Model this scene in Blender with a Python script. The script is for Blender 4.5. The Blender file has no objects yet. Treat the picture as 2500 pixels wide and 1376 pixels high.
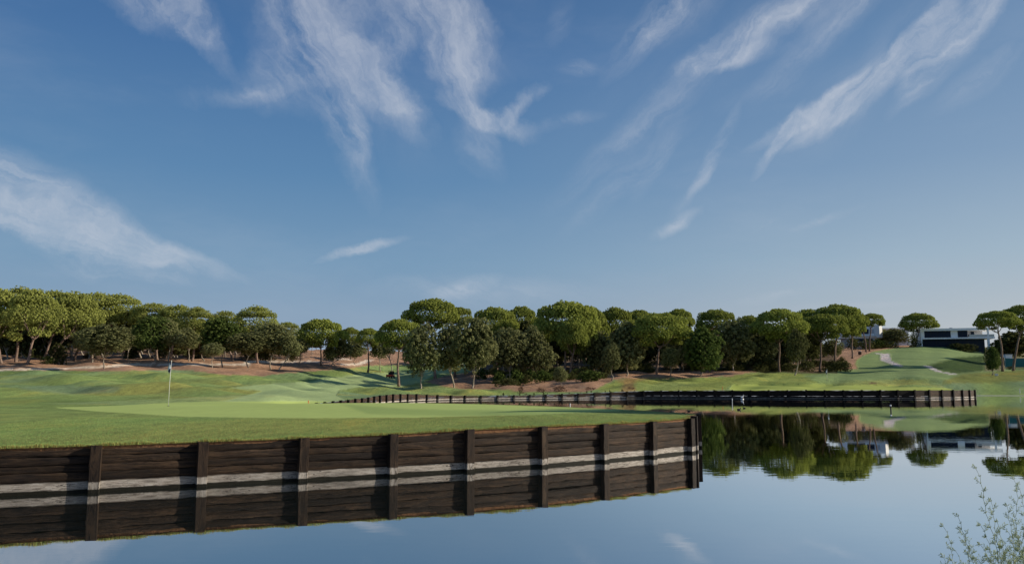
import bpy, math, random
import numpy as np
R = math.radians
random.seed(7)
rng = np.random.default_rng(11)
scn = bpy.context.scene
col = scn.collection

# ------------------------------------------------------------------ camera maths
F, CX, CY, YH, H = 2000.0, 1250.0, 688.0, 932.0, 2.3
PITCH = math.atan((YH-CY)/F); CP, SP = math.cos(PITCH), math.sin(PITCH)
def ray(px, py):
    a = (px-CX)/F; b = (CY-py)/F
    return a, CP-b*SP, SP+b*CP
def at(px, py, Y):
    a, y, z = ray(px, py); t = Y/y
    return a*t, Y, H+z*t
def on_water(px, py):
    a, y, z = ray(px, py); t = -H/z
    return a*t, y*t
def project(X, Y, Z):
    c = Y*CP+(Z-H)*SP; u = -Y*SP+(Z-H)*CP
    return CX+F*X/c, CY-F*u/c

# ------------------------------------------------------------------ node helpers
def mat(name):
    m = bpy.data.materials.new(name); m.use_nodes = True
    nt = m.node_tree; nt.nodes.clear()
    out = nt.nodes.new('ShaderNodeOutputMaterial')
    return m, nt, out
def N(nt, t, ins=None, **props):
    n = nt.nodes.new(t)
    for k, v in props.items(): setattr(n, k, v)
    if ins:
        for k, v in ins.items():
            s = n.inputs[k]
            if isinstance(v, bpy.types.NodeSocket): nt.links.new(v, s)
            else: s.default_value = v
    return n
def M(nt, op, a, b=0.0, c=0.0, clamp=False):
    n = N(nt, 'ShaderNodeMath', {0: a, 1: b, 2: c}, operation=op); n.use_clamp = clamp
    return n.outputs[0]
def mixc(nt, f, a, b, blend='MIX'):
    n = N(nt, 'ShaderNodeMix', data_type='RGBA', blend_type=blend)
    for i, v in ((0, f), (6, a), (7, b)):
        s = n.inputs[i]
        if isinstance(v, bpy.types.NodeSocket): nt.links.new(v, s)
        else: s.default_value = (v if i == 0 else (tuple(v)+(1,))[:4])
    return n.outputs[2]
def noise(nt, vec, scale, detail=4, rough=.55, dist=0.0):
    return N(nt, 'ShaderNodeTexNoise', {'Vector': vec, 'Scale': scale, 'Detail': detail, 'Roughness': rough, 'Distortion': dist}).outputs[0]
def mapping(nt, vec, scale=(1,1,1), rot=(0,0,0), loc=(0,0,0), kind='POINT'):
    return N(nt, 'ShaderNodeMapping', {'Vector': vec, 'Scale': scale, 'Rotation': rot, 'Location': loc}, vector_type=kind).outputs[0]
def ramp(nt, fac, stops, interp='LINEAR'):
    n = N(nt, 'ShaderNodeValToRGB', {0: fac}); cr = n.color_ramp; cr.interpolation = interp
    while len(cr.elements) < len(stops): cr.elements.new(.5)
    for e, (p, c) in zip(cr.elements, stops):
        e.position = p; e.color = (c if len(c) == 4 else tuple(c)+(1,)) if not isinstance(c, float) else (c, c, c, 1)
    return n.outputs[0]
def sstep(nt, v, a, b):
    return N(nt, 'ShaderNodeMapRange', {0: v, 1: a, 2: b, 3: 0.0, 4: 1.0}, interpolation_type='SMOOTHSTEP').outputs[0]
def simple(name, c, rough=.6, var=.25, scale=3.0, metal=0.0, spec=.3, bump=0.0):
    m, nt, out = mat(name)
    g = N(nt, 'ShaderNodeNewGeometry').outputs[0]
    n = noise(nt, g, scale, 5)
    f = M(nt, 'MULTIPLY_ADD', n, 2*var, 1-var)
    cc = N(nt, 'ShaderNodeVectorMath', {0: c, 1: f}, operation='MULTIPLY').outputs[0]
    b = N(nt, 'ShaderNodeBsdfPrincipled', {'Base Color': cc, 'Roughness': rough, 'Metallic': metal, 'Specular IOR Level': spec})
    if bump:
        bn = N(nt, 'ShaderNodeBump', {'Height': n, 'Distance': bump}); nt.links.new(bn.outputs[0], b.inputs['Normal'])
    nt.links.new(b.outputs[0], out.inputs[0])
    return m

# ------------------------------------------------------------------ object helpers
def tag(o, label=None, cat=None, group=None, kind=None):
    if label: o['label'] = label
    if cat: o['category'] = cat
    if group: o['group'] = group
    if kind: o['kind'] = kind
    return o
def empty(name, loc=(0,0,0), rz=0.0):
    o = bpy.data.objects.new(name, None); col.objects.link(o)
    o.location = loc; o.rotation_euler = (0, 0, rz); o.empty_display_size = .3
    return o
def link(name, me, parent=None, loc=(0,0,0)):
    o = bpy.data.objects.new(name, me); col.objects.link(o); o.location = loc
    if parent: o.parent = parent
    return o
def npmesh(name, V, Fc, m=None, smooth=False, n=4):
    """V (k,3), Fc (f,n) int -> mesh through foreach_set"""
    V = np.asarray(V, dtype=np.float32); Fc = np.asarray(Fc, dtype=np.int32)
    me = bpy.data.meshes.new(name)
    me.vertices.add(len(V)); me.vertices.foreach_set('co', V.ravel())
    me.loops.add(Fc.size); me.loops.foreach_set('vertex_index', Fc.ravel())
    me.polygons.add(len(Fc)); me.polygons.foreach_set('loop_start', np.arange(0, Fc.size, Fc.shape[1], dtype=np.int32))
    me.polygons.foreach_set('loop_total', np.full(len(Fc), Fc.shape[1], dtype=np.int32))
    me.polygons.foreach_set('use_smooth', np.full(len(Fc), smooth, dtype=bool))
    me.update(calc_edges=True)
    if m: me.materials.append(m)
    return me
class MB:
    def __init__(s): s.v = []; s.f = []
    def box(s, x0, x1, y0, y1, z0, z1):
        b = len(s.v)
        s.v += [(x0,y0,z0),(x1,y0,z0),(x1,y1,z0),(x0,y1,z0),(x0,y0,z1),(x1,y0,z1),(x1,y1,z1),(x0,y1,z1)]
        s.f += [tuple(b+i for i in q) for q in ((0,3,2,1),(4,5,6,7),(0,1,5,4),(1,2,6,5),(2,3,7,6),(3,0,4,7))]
        return s
    def tube(s, pts, rad, k=8, cap=True):
        pts = [np.array(p, float) for p in pts]; b = len(s.v)
        for i, p in enumerate(pts):
            d = pts[min(i+1, len(pts)-1)]-pts[max(i-1, 0)]; d = d/(np.linalg.norm(d)+1e-9)
            u = np.cross(d, (0,1,0)) if abs(d[1]) < .9 else np.cross(d, (1,0,0)); u /= np.linalg.norm(u); w = np.cross(d, u)
            r = rad[i] if hasattr(rad, '__len__') else rad
            for j in range(k):
                a = 2*math.pi*j/k; s.v.append(tuple(p+r*(math.cos(a)*u+math.sin(a)*w)))
        for i in range(len(pts)-1):
            for j in range(k):
                s.f.append((b+i*k+j, b+i*k+(j+1) % k, b+(i+1)*k+(j+1) % k, b+(i+1)*k+j))
        if cap:
            s.f.append(tuple(b+j for j in range(k))[::-1]); s.f.append(tuple(b+(len(pts)-1)*k+j for j in range(k)))
        return s
    def ell(s, c, r, nu=12, nv=8):
        b = len(s.v)
        for i in range(nv+1):
            t = math.pi*i/nv
            for j in range(nu):
                a = 2*math.pi*j/nu
                s.v.append((c[0]+r[0]*math.sin(t)*math.cos(a), c[1]+r[1]*math.sin(t)*math.sin(a), c[2]+r[2]*math.cos(t)))
        for i in range(nv):
            for j in range(nu):
                s.f.append((b+i*nu+j, b+(i+1)*nu+j, b+(i+1)*nu+(j+1) % nu, b+i*nu+(j+1) % nu))
        return s
    def build(s, name, m, parent=None, loc=(0,0,0), smooth=False, bevel=0):
        me = bpy.data.meshes.new(name); me.from_pydata(s.v, [], s.f); me.update()
        me.materials.append(m)
        if smooth:
            for p in me.polygons: p.use_smooth = True
        o = link(name, me, parent, loc)
        if bevel:
            bv = o.modifiers.new('bevel', 'BEVEL'); bv.width = bevel; bv.segments = 2
        return o

# ------------------------------------------------------------------ the pond outline
# near sleeper wall: pixel column of each post, waterline row, top row (measured), turned into ground points
near_px = [(-350,1229,1107),(-52,1213,1094),(228,1200,1086),(490,1186,1077),(735,1173,1068),(955,1161,1059),(1142,1150,1048),(1322,1138,1040),(1472,1126,1034),(1590,1115,1028),(1684,1105,1020)]
near_nodes = []
for px, yw, yt in near_px:
    X, Y = on_water(px, yw); z = at(px, yt, Y)[2]
    near_nodes.append((X, Y, z))
d0 = np.array(near_nodes[0]); 
left_ext = [(d0[0]-9, d0[1]-.6, 1.0), (d0[0]-6.8, d0[1]-.6, 1.0), (d0[0]-4.5, d0[1]-.5, 1.0), (d0[0]-2.2, d0[1]-.3, 1.0)]
near_nodes = left_ext+near_nodes
tip = near_nodes[-1]
back_nodes = [(tip[0]+.45, tip[1]+.75, 1.2), (6.7,30.0,1.16), (6.35,32.6,1.12), (5.4,35.6,1.1), (4.2,38.6,1.08), (2.6,42.0,1.06), (.2,45.6,1.05), (-2.6,49.0,1.03), (-5.8,52.0,1.0), (-9.5,54.4,.9), (-13,57.0,.75)]
far_nodes = [(-15.6,60,.6), (-15.4,66,.62), (-15,73,.66), (-14.5,80,.72), (-14.0,87,.86), (-13.3,92,.92), (-12,98,.88), (-9.5,103.5,.66), (-5.4,108,.5), (-.6,110.5,.5), (3,112.5,.54), (8,114.6,.66), (14,116.6,.88), (19,117.6,1.05), (30,116.2,1.12), (42,113.6,1.17), (50,113,1.17), (56,113.5,1.18), (61.3,115.8,1.18), (65,118.3,1.14), (67.7,121,1.1)]
shore = [(68.6,126,.9), (67.5,133,.35), (69,138,.06), (78,139.6,.05), (88,139,.05), (101,136,.1), (110,125,.1), (104,100,.1), (82,72,.1), (58,48,.1), (42,32,.1), (36,20,.1), (31,9,.1), (22,4.6,.3), (0,4.3,.3), (-34,4.5,.3), (-36,14.2,.9)]
def resample(nodes, step):
    P = np.array(nodes); seg = np.linalg.norm(np.diff(P[:, :2], axis=0), axis=1); s = np.r_[0, np.cumsum(seg)]
    n = max(2, int(round(s[-1]/step))+1); q = np.linspace(0, s[-1], n)
    # smooth (Catmull-like) through cubic resampling: two passes of averaging on a dense curve
    dense = np.linspace(0, s[-1], 600); D = np.stack([np.interp(dense, s, P[:, i]) for i in range(3)], 1)
    for _ in range(30): D[1:-1] = .25*D[:-2]+.5*D[1:-1]+.25*D[2:]
    s2 = np.r_[0, np.cumsum(np.linalg.norm(np.diff(D[:, :2], axis=0), axis=1))]; q = np.linspace(0, s2[-1], n)
    return np.stack([np.interp(q, s2, D[:, i]) for i in range(3)], 1)
back_curve = resample([near_nodes[-1]]+back_nodes+[far_nodes[0]], 2.3)
far_curve = resample(far_nodes, 2.45)
pond = np.array(near_nodes+[tuple(p) for p in back_curve[1:-1]]+[tuple(p) for p in far_curve]+shore)

def inside(px, py, poly):
    poly = np.asarray(poly, float); r = np.zeros(px.shape, bool)
    x0, y0 = poly[-1][:2]
    for p in poly:
        x1, y1 = p[:2]
        if y0 != y1:
            c = ((y1 > py) != (y0 > py)) & (px < (x0-x1)*(py-y1)/(y0-y1)+x1)
            r ^= c
        x0, y0 = x1, y1
    return r
def nearest(X, Y, poly):
    """distance to the closed polyline, the nearest point and its z"""
    best = np.full(X.shape, 1e9); bx = np.zeros(X.shape); by = np.zeros(X.shape); bz = np.zeros(X.shape)
    for i in range(len(poly)):
        a = poly[i]; b = poly[(i+1) % len(poly)]; dx, dy = b[0]-a[0], b[1]-a[1]; L = dx*dx+dy*dy+1e-9
        t = np.clip(((X-a[0])*dx+(Y-a[1])*dy)/L, 0, 1); qx = a[0]+t*dx; qy = a[1]+t*dy
        d = np.hypot(X-qx, Y-qy); m = d < best
        best[m] = d[m]; bx[m] = qx[m]; by[m] = qy[m]; bz[m] = (a[2]+t*(b[2]-a[2]))[m]
    return best, bx, by, bz

# ------------------------------------------------------------------ terrain height
ctrl = []   # X, Y, z
for px, py, d in [
 (-300,905,120),(-300,890,150),(-300,868,220),(-300,970,45),(-300,1025,26),
 (0,1032,25),(0,993,38),(0,962,60),(0,935,90),(0,905,128),(0,889,150),(0,872,200),(0,850,300),
 (200,1033,25),(200,990,42),(200,957,66),(200,930,95),(200,908,126),(200,893,146),(200,874,200),
 (411,1034,24.5),(411,990,41),(411,963,62),(411,938,92),(411,912,122),(411,891,148),(411,872,200),(411,850,300),
 (560,1023,27),(560,988,43),(560,960,68),(560,935,105),(560,916,130),(560,893,155),(560,874,205),
 (700,1021,27),(700,985,46),(700,968,62),(700,951,90),(700,932,125),(700,914,145),(700,895,168),(700,880,205),(700,855,300),
 (850,1013,30),(850,984,47),(850,966,100),(850,944,130),(850,925,158),(850,902,178),(850,888,205),(850,868,280),
 (950,1011,30),(950,983,48),(950,951,135),(950,941,158),(950,929,195),(950,903,215),(950,888,235),(950,868,300),
 (1060,1012,30),(1060,984,46),(1060,956,128),(1060,945,148),(1060,925,175),(1060,903,215),(1060,885,270),
 (1150,1012,30),(1150,953,135),(1150,935,160),(1150,905,200),(1150,885,270),
 (1300,1005,30),(1300,953,135),(1300,938,150),(1300,918,175),(1300,895,215),(1300,875,280),
 (1500,948,128),(1500,934,148),(1500,919,165),(1500,902,200),(1500,875,280),
 (1700,944,135),(1700,930,155),(1700,911,178),(1700,895,220),(1700,872,290),
 (1850,943,135),(1850,926,155),(1850,907,178),(1850,893,225),(1850,870,290),
 (1950,943,135),(1950,930,150),(1950,909,180),(1950,893,215),(1950,868,270),
 (2050,943,133),(2050,925,155),(2050,907,185),(2050,888,210),(2050,865,240),(2050,846,275),
 (2150,943,135),(2150,925,155),(2150,905,185),(2150,882,215),(2150,862,248),(2150,848,280),
 (2300,943,130),(2300,925,150),(2300,903,182),(2300,876,218),(2300,847,268),(2300,845,290),
 (2400,962,141),(2400,938,151),(2400,913,170),(2400,910,195),(2400,885,230),(2400,860,285),
 (2500,962,142),(2500,931,153),(2500,904,172),(2500,903,200),(2500,880,240),(2500,858,285),
 (2700,962,145),(2700,925,160),(2700,895,190),(2700,858,285)]:
    ctrl.append(at(px, py, d))
for p in near_nodes[::2]+back_nodes[::3]+[tuple(q) for q in far_curve[::5]]+shore[:6:2]: ctrl.append(p)
ctrl += [(-60,600,22),(150,600,24),(-300,600,22),(330,600,24),(0,1500,24),(-900,1500,24),(900,1500,24),(-300,2800,10),(300,2800,10),(60,20,1.6),(70,40,1.8),(95,70,2),(140,110,2.5),(-40,30,1.3),(-70,60,2.4),(-30,16,1.1),(60,10,1.4),(-150,130,5),(-250,250,10)]
ctrl = np.array(ctrl)
def feat(X, Y): return np.stack([X/Y*2.2, np.log(Y)*1.5], -1)
def tps(r2): return .5*r2*np.log(r2+1e-12)
FC = feat(ctrl[:, 0], ctrl[:, 1]); n = len(ctrl)
K = tps(((FC[:, None]-FC[None])**2).sum(-1))+np.eye(n)*2e-3
Pm = np.c_[np.ones(n), FC]; A = np.block([[K, Pm], [Pm.T, np.zeros((3, 3))]])
W = np.linalg.solve(A, np.r_[ctrl[:, 2], 0, 0, 0])
def sm(a, b, x): t = np.clip((x-a)/(b-a), 0, 1); return t*t*(3-2*t)
def undul(X, Y):
    s = np.zeros(X.shape)
    for k, (lx, ly, ph, am) in enumerate([(17,23,.3,.2),(11,-19,1.9,.17),(29,13,4.0,.22),(7.5,9.7,2.2,.07),(-6.1,12,5.1,.06),(41,-37,.9,.2)]):
        s += am*np.sin(X*2*math.pi/lx+Y*2*math.pi/ly+ph+.8*np.sin(X/13.+k)+.6*np.sin(Y/17.-k))
    return s
def ground_z(X, Y):
    X = np.atleast_1d(np.asarray(X, float)); Y = np.atleast_1d(np.asarray(Y, float)); out = np.zeros(X.shape)
    for i in range(0, X.size, 40000):
        x, y = X.flat[i:i+40000], Y.flat[i:i+40000]; f = feat(x, y)
        z = tps(((f[:, None]-FC[None])**2).sum(-1))@W[:n]+W[n]+f@W[n+1:]
        am = (sm(38, 72, y)*.95+.06*sm(18, 30, y))*(1-.65*sm(.30, .42, x/y)*sm(140, 165, y))
        d, _, _, bz = nearest(x, y, pond)
        z = z+undul(x, y)*am*sm(2, 14, d)
        fl = sm(0, np.where(bz < .4, 9, 3.0), d)
        z = np.maximum(z, .12)
        out.flat[i:i+40000] = bz*(1-fl)+z*fl
    return out
def gz(X, Y): return float(ground_z(X, Y)[0])

# ------------------------------------------------------------------ terrain mesh
us = np.r_[-2.6+np.arange(30)*.06, np.linspace(-.8, .8, 900), .8+np.arange(1, 31)*.06]
ys = np.r_[np.geomspace(5, 14, 26)[:-1], np.geomspace(14, 330, 400), np.geomspace(340, 3200, 26)]
U, Yg = np.meshgrid(us, ys); Xg = U*Yg
ins = inside(Xg, Yg, pond)
pad = np.pad(~ins, 1, constant_values=False); near_out = np.zeros(ins.shape, bool)
for dy in (0, 1, 2):
    for dx in (0, 1, 2): near_out |= pad[dy:dy+ins.shape[0], dx:dx+ins.shape[1]]
snap = ins & near_out
d_, bx, by, bz = nearest(Xg[snap], Yg[snap], pond)
Xg[snap] = bx; Yg[snap] = by
Zg = np.zeros(Xg.shape); keep = (~ins) | snap
Zg[keep] = ground_z(Xg[keep], Yg[keep]); Zg[snap] = bz
idx = np.full(Xg.shape, -1); idx[keep] = np.arange(keep.sum())
q = np.stack([idx[:-1, :-1], idx[:-1, 1:], idx[1:, 1:], idx[1:, :-1]], -1).reshape(-1, 4)
q = q[(q >= 0).all(1)]
VX, VY, VZ = Xg[keep], Yg[keep], Zg[keep]
PX, PY = project(VX, VY, VZ)

# ---- what grows where
PX = PX; jit = 1.2*np.sin(VX*1.7+VY)+.8*np.sin(VX*4.1-VY*2.3)
PYj = PY+jit*np.clip(VY/150, .2, 1)*.6
c_rough = np.array([.262,.355,.105]); c_yel = np.array([.40,.34,.085]); c_dark = np.array([.15,.225,.065]); c_blue = np.array([.20,.29,.17])
c_fair = np.array([.345,.435,.19]); c_green = np.array([.45,.545,.155]); c_dirt = np.array([.42,.245,.15]); c_path = np.array([.82,.68,.52]); c_pav = np.array([.55,.50,.49])
cov = np.tile(c_rough, (len(VX), 1)); kind = np.ones(len(VX))
def band(a, b, x): return sm(a, b, x)
w1 = .5+.5*np.sin(VX/6.3+1.2*np.sin(VY/9.)+VY/14.); w2 = .5+.5*np.sin(VX/3.7-VY/5.2+1.7*np.sin(VX/8.+2)); w3 = .5+.5*np.sin(VX/11.-VY/21.+2.1*np.sin(VY/12.+VX/30))
def mixin(w, c):
    global cov
    w = np.clip(w, 0, 1)[:, None]; cov = cov*(1-w)+c*w
w4 = .5+.5*np.sin(VX/2.9+VY/8.+2.3*np.sin(VY/13.+1)); mixin(.55*w1*w2, c_yel); mixin(.75*(1-w1)*w3*(.4+.6*w4), c_dark); mixin(.7*w3*(1-w2)*sm(50, 90, VY), c_blue)
def region(poly, c, k, soft=1.0, amt=1.0):
    global kind
    m = inside(PX, PYj, poly)
    # cheap softening: average over a few jittered tests
    acc = m.astype(float)
    for ox, oy in ((2, 0), (-2, 0), (0, .9), (0, -.9)): acc += inside(PX+ox*soft, PYj+oy*soft, poly)
    acc = acc/5*amt; mixin(acc, c); kind = kind*(1-acc)+k*acc
near_m = VY < 60
# fairway sweeping back on the left and the middle
region([(520,985),(640,955),(560,945),(640,938),(760,930),(880,912),(1010,905),(1130,885),(1200,878),(1160,905),(1060,915),(1030,932),(980,944),(880,944),(830,952),(822,965),(850,978),(770,983)], c_fair, .5)
region([(100,985),(420,972),(620,962),(830,975),(780,984),(400,990)], c_fair, .6, amt=.5)
region([(40,948),(110,940),(300,944),(280,958),(170,962),(90,955)], c_blue, .8, soft=3, amt=.6)
# near putting green
region([(130,994),(300,989),(450,980),(700,979),(1150,979),(1350,984),(1450,990),(1580,1000),(1500,1003),(1300,1012),(1000,1019),(700,1020),(450,1016),(250,1004)], c_green, 0.0)
region([(830,985),(1000,998),(1250,1001),(1640,1004),(1600,1012),(1100,1014),(900,1010)], np.array([.20,.30,.09]), .2, soft=3, amt=.45)  # tree shadow band across the green, painted into the grass colour
# far green + its surroundings
region([(1780,950),(1790,939),(1950,937),(2130,939),(2300,946),(2330,950),(2300,953),(1800,954)], np.array([.40,.46,.10]), 0.0)
region([(1460,955),(1500,930),(1600,925),(1750,922),(1860,910),(1950,912),(2000,935),(1780,940),(1770,955)], np.array([.29,.33,.075]), .9, soft=2, amt=.7)
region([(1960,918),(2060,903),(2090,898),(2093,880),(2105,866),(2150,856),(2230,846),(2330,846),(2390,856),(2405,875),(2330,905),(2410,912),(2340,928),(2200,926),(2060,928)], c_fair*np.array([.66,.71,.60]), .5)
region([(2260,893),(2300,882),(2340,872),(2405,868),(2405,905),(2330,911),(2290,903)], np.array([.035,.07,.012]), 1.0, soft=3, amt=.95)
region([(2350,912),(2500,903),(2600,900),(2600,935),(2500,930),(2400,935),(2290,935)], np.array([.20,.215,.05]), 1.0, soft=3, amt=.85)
# brown pine-needle ground
far_top = 700
region([(-900,905),(0,905),(120,903),(250,906),(330,904),(440,902),(490,907),(545,915),(600,915),(640,918),(675,912),(740,907),(816,902),(867,897),(905,891),(1010,891),(1010,far_top),(-900,far_top)], c_dirt, 2.0)
region([(1036,931),(1098,915),(1170,905),(1215,890),(1260,880),(1260,925),(1300,935),(1452,951),(1430,956),(1268,956),(1225,950),(1120,949),(1062,938)], c_dirt*.85, 2.0)
region([(1150,far_top),(1150,905),(1260,930),(1340,942),(1452,951),(1482,935),(1505,924),(1560,922),(1640,923),(1700,921),(1790,917),(1825,910),(1870,904.5),(1940,905),(1988,910),(2030,902),(2094,901),(2088,888),(2090,879),(2108,867),(2130,858),(2160,852),(2230,845),(2230,far_top)], c_dirt*np.array([1.05,1.05,1.05]), 2.0)
region([(1515,957),(1522,934),(1500,930),(1530,922),(1640,918),(1640,922),(1560,927),(1548,935),(1552,957)], np.array([.36,.2,.085]), 1.6, soft=3, amt=.75)
region([(2120,937),(2128,933.5),(2142,934),(2145,936.5),(2132,938)], c_dirt*.5, 2.0)
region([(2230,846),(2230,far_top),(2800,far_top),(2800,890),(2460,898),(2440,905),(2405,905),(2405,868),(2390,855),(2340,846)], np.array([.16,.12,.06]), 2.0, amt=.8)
wood_shade = sm(172, 182, VY+4*np.sin(VX/9.))*(PX > 1170)*(PX < 2045)*(PY < 912); mixin(wood_shade*.75, np.array([.07,.055,.03]))  # shade under the middle wood, painted into the ground colour
wood_shade = sm(186, 200, VY+5*np.sin(VX/11.))*(PX < 740); mixin(wood_shade*.7, np.array([.09,.06,.035]))  # painted shade on the ground behind the left grove
# sandy track on the left, paved path on the right
for poly in ([(-900,903),(0,900),(150,897.5),(260,892),(310,886),(370,885.5),(480,887),(560,887),(610,889),(610,891),(540,891),(370,891),(300,893),(255,897),(150,901),(0,904.5),(-900,908)],
             [(583,892),(603,880),(640,880),(780,881),(780,884),(640,884.5),(618,884),(600,892)], [(798,876),(830,873),(860,877),(855,879),(830,877)], [(832,887),(868,887),(893,878),(915,877),(880,891),(850,891.5),(832,891)], [(1010,888),(1180,887),(1180,890),(1010,891)]):
    region(poly, c_path, 3.0)
region([(2128,861),(2172,863),(2175,880),(2208,894),(2190,894),(2150,879),(2150,865)], c_pav, 3.0)
region([(2252,892),(2268,892),(2300,907),(2340,913),(2320,914),(2285,906)], c_pav, 3.0)
# bare earth along the edge of the sleepers
dn, _, _, bzn = nearest(VX, VY, pond)
eb = (1-sm(.03, .22, dn+.06*np.sin(VX*5.)+.05*np.sin(VX*11.+1)))*(VY < 60); mixin(eb, np.array([.17,.085,.035])); kind = kind*(1-eb)+2*eb
eb = (1-sm(.5, 2.5, dn))*(VY < 60)*(1-eb); mixin(eb*.35, np.array([.17,.22,.05]))
bank = (1-sm(.1, 2.0, dn))*(bzn < .4)*(VY > 60); mixin(bank*.75, np.array([.14,.12,.05]))
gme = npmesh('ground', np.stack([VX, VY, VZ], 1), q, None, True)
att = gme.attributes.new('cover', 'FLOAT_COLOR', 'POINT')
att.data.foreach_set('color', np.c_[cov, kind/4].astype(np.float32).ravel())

m_ground, nt, out = mat('ground_cover')
a = N(nt, 'ShaderNodeAttribute', attribute_name='cover')
g = N(nt, 'ShaderNodeNewGeometry').outputs[0]
kd = M(nt, 'MULTIPLY', a.outputs['Alpha'], 4.0)
roughness_w = sstep(nt, kd, .2, 1.0)       # 0 on mown green, 1 on rough and dirt
dirt_w = M(nt, 'MULTIPLY', sstep(nt, kd, 1.3, 2.0), M(nt, 'SUBTRACT', 1.0, sstep(nt, kd, 2.2, 2.9)))
n1 = noise(nt, mapping(nt, g, (1, .45, 1)), .33, 6, .62, .4)
n2 = noise(nt, g, 9.0, 5, .75)
n3 = noise(nt, mapping(nt, g, (1, .35, 1)), 2.1, 5, .65)
n4 = noise(nt, mapping(nt, g, (1, .5, 1)), 26.0, 3, .8)
v = M(nt, 'MULTIPLY_ADD', M(nt, 'SUBTRACT', n2, .5), M(nt, 'MULTIPLY_ADD', roughness_w, 1.0, .12), 1.0)
v = M(nt, 'ADD', v, M(nt, 'MULTIPLY', M(nt, 'SUBTRACT', n4, .5), M(nt, 'MULTIPLY_ADD', roughness_w, 2.2, .3)))
v = M(nt, 'ADD', v, M(nt, 'MULTIPLY', M(nt, 'SUBTRACT', n3, .5), M(nt, 'MULTIPLY_ADD', roughness_w, 1.0, .2)))
v = M(nt, 'ADD', v, M(nt, 'MULTIPLY', M(nt, 'SUBTRACT', n1, .5), M(nt, 'MULTIPLY_ADD', roughness_w, .75, .22)))
v = M(nt, 'MAXIMUM', v, .12)
cc = N(nt, 'ShaderNodeVectorMath', {0: a.outputs['Color'], 1: v}, operation='MULTIPLY').outputs[0]
yel = M(nt, 'MULTIPLY', sstep(nt, n1, .52, .72), M(nt, 'MULTIPLY', M(nt, 'MULTIPLY', roughness_w, M(nt, 'SUBTRACT', 1.0, dirt_w)), .5))
cc = mixc(nt, yel, cc, mixc(nt, 1.0, cc, (1.45, .98, .75), 'MULTIPLY'))
spot = M(nt, 'MULTIPLY', sstep(nt, noise(nt, mapping(nt, g, (1, .4, 1)), .8, 6, .7, 1.0), .52, .66), M(nt, 'MULTIPLY', dirt_w, .45))
cc = mixc(nt, spot, cc, (.42,.31,.22))
hgt = M(nt, 'MULTIPLY', M(nt, 'ADD', n2, n4), roughness_w)
bp = N(nt, 'ShaderNodeBump', {'Height': hgt, 'Distance': .09, 'Strength': 1.0})
b = N(nt, 'ShaderNodeBsdfPrincipled', {'Base Color': cc, 'Roughness': .9, 'Specular IOR Level': .12, 'Normal': bp.outputs[0]})
nt.links.new(b.outputs[0], out.inputs[0])
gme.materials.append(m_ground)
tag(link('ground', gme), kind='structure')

# the near bank the photographer stands on (below the frame)
bx_ = np.linspace(-34, 34, 90); by_ = np.linspace(-25, 4.6, 40); BX, BY = np.meshgrid(bx_, by_)
BZ = .1+.62*sm(4.6, 2.8, BY)+.04*np.sin(BX*1.3+BY)
ii = np.arange(BX.size).reshape(BX.shape)
bq = np.stack([ii[:-1, :-1], ii[:-1, 1:], ii[1:, 1:], ii[1:, :-1]], -1).reshape(-1, 4)
bme = npmesh('bank', np.stack([BX.ravel(), BY.ravel(), BZ.ravel()], 1), bq, m_ground, True)
att = bme.attributes.new('cover', 'FLOAT_COLOR', 'POINT'); att.data.foreach_set('color', np.tile(np.array([.18,.22,.06,.25], dtype=np.float32), BX.size))
tag(link('bank', bme), kind='structure')

# ------------------------------------------------------------------ water
m_water, nt, out = mat('pond_water')
g = N(nt, 'ShaderNodeNewGeometry').outputs[0]
w1_ = noise(nt, mapping(nt, g, (.9, 2.6, 1)), 1.0, 3, .5)
w2_ = noise(nt, mapping(nt, g, (.1, .22, 1)), 1.0, 2, .5)
sep = N(nt, 'ShaderNodeSeparateXYZ', {0: g})
calm = M(nt, 'MULTIPLY_ADD', sstep(nt, sep.outputs[1], 12, 40), .8, .2)
patch = M(nt, 'MULTIPLY', sstep(nt, noise(nt, mapping(nt, g, (.03, .06, 1)), 1.0, 3), .4, .65), calm)
bp = N(nt, 'ShaderNodeBump', {'Height': M(nt, 'MULTIPLY', w1_, M(nt, 'ADD', patch, .25)), 'Distance': .0022, 'Strength': 1.0})
bp2 = N(nt, 'ShaderNodeBump', {'Height': w2_, 'Distance': .0035, 'Strength': 1.0, 'Normal': bp.outputs[0]})
gl = N(nt, 'ShaderNodeBsdfGlossy', {'Color': (1,1,1,1), 'Roughness': 0.0, 'Normal': bp2.outputs[0]})
df = N(nt, 'ShaderNodeBsdfDiffuse', {'Color': (.012,.016,.014,1)})
fr = N(nt, 'ShaderNodeFresnel', {'IOR': 2.3, 'Normal': bp2.outputs[0]})
fac = M(nt, 'MULTIPLY_ADD', fr.outputs[0], .35, M(nt, 'MULTIPLY_ADD', sstep(nt, sep.outputs[0], -1.5, 6.5), .30, .48), clamp=True)
ms = N(nt, 'ShaderNodeMixShader', {0: fac, 1: df.outputs[0], 2: gl.outputs[0]})
nt.links.new(ms.outputs[0], out.inputs[0])
wme = npmesh('water', [(-40,4,0),(130,4,0),(130,142,0),(-40,142,0)], [(0,1,2,3)], m_water)
# trim the sheet to the pond outline (a little inside the banks)
P_ = [(p[0], p[1], 0) for p in pond]
bpy.data.meshes.remove(wme)
import bmesh
bm = bmesh.new(); vs = [bm.verts.new(p) for p in P_]; fce = bm.faces.new(vs); bmesh.ops.triangulate(bm, faces=[fce]); bmesh.ops.recalc_face_normals(bm, faces=bm.faces)
for f_ in bm.faces:
    if f_.normal.z < 0: f_.normal_flip()
wme = bpy.data.meshes.new('water'); bm.to_mesh(wme); bm.free(); wme.materials.append(m_water)
tag(link('water', wme), kind='structure')

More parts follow.
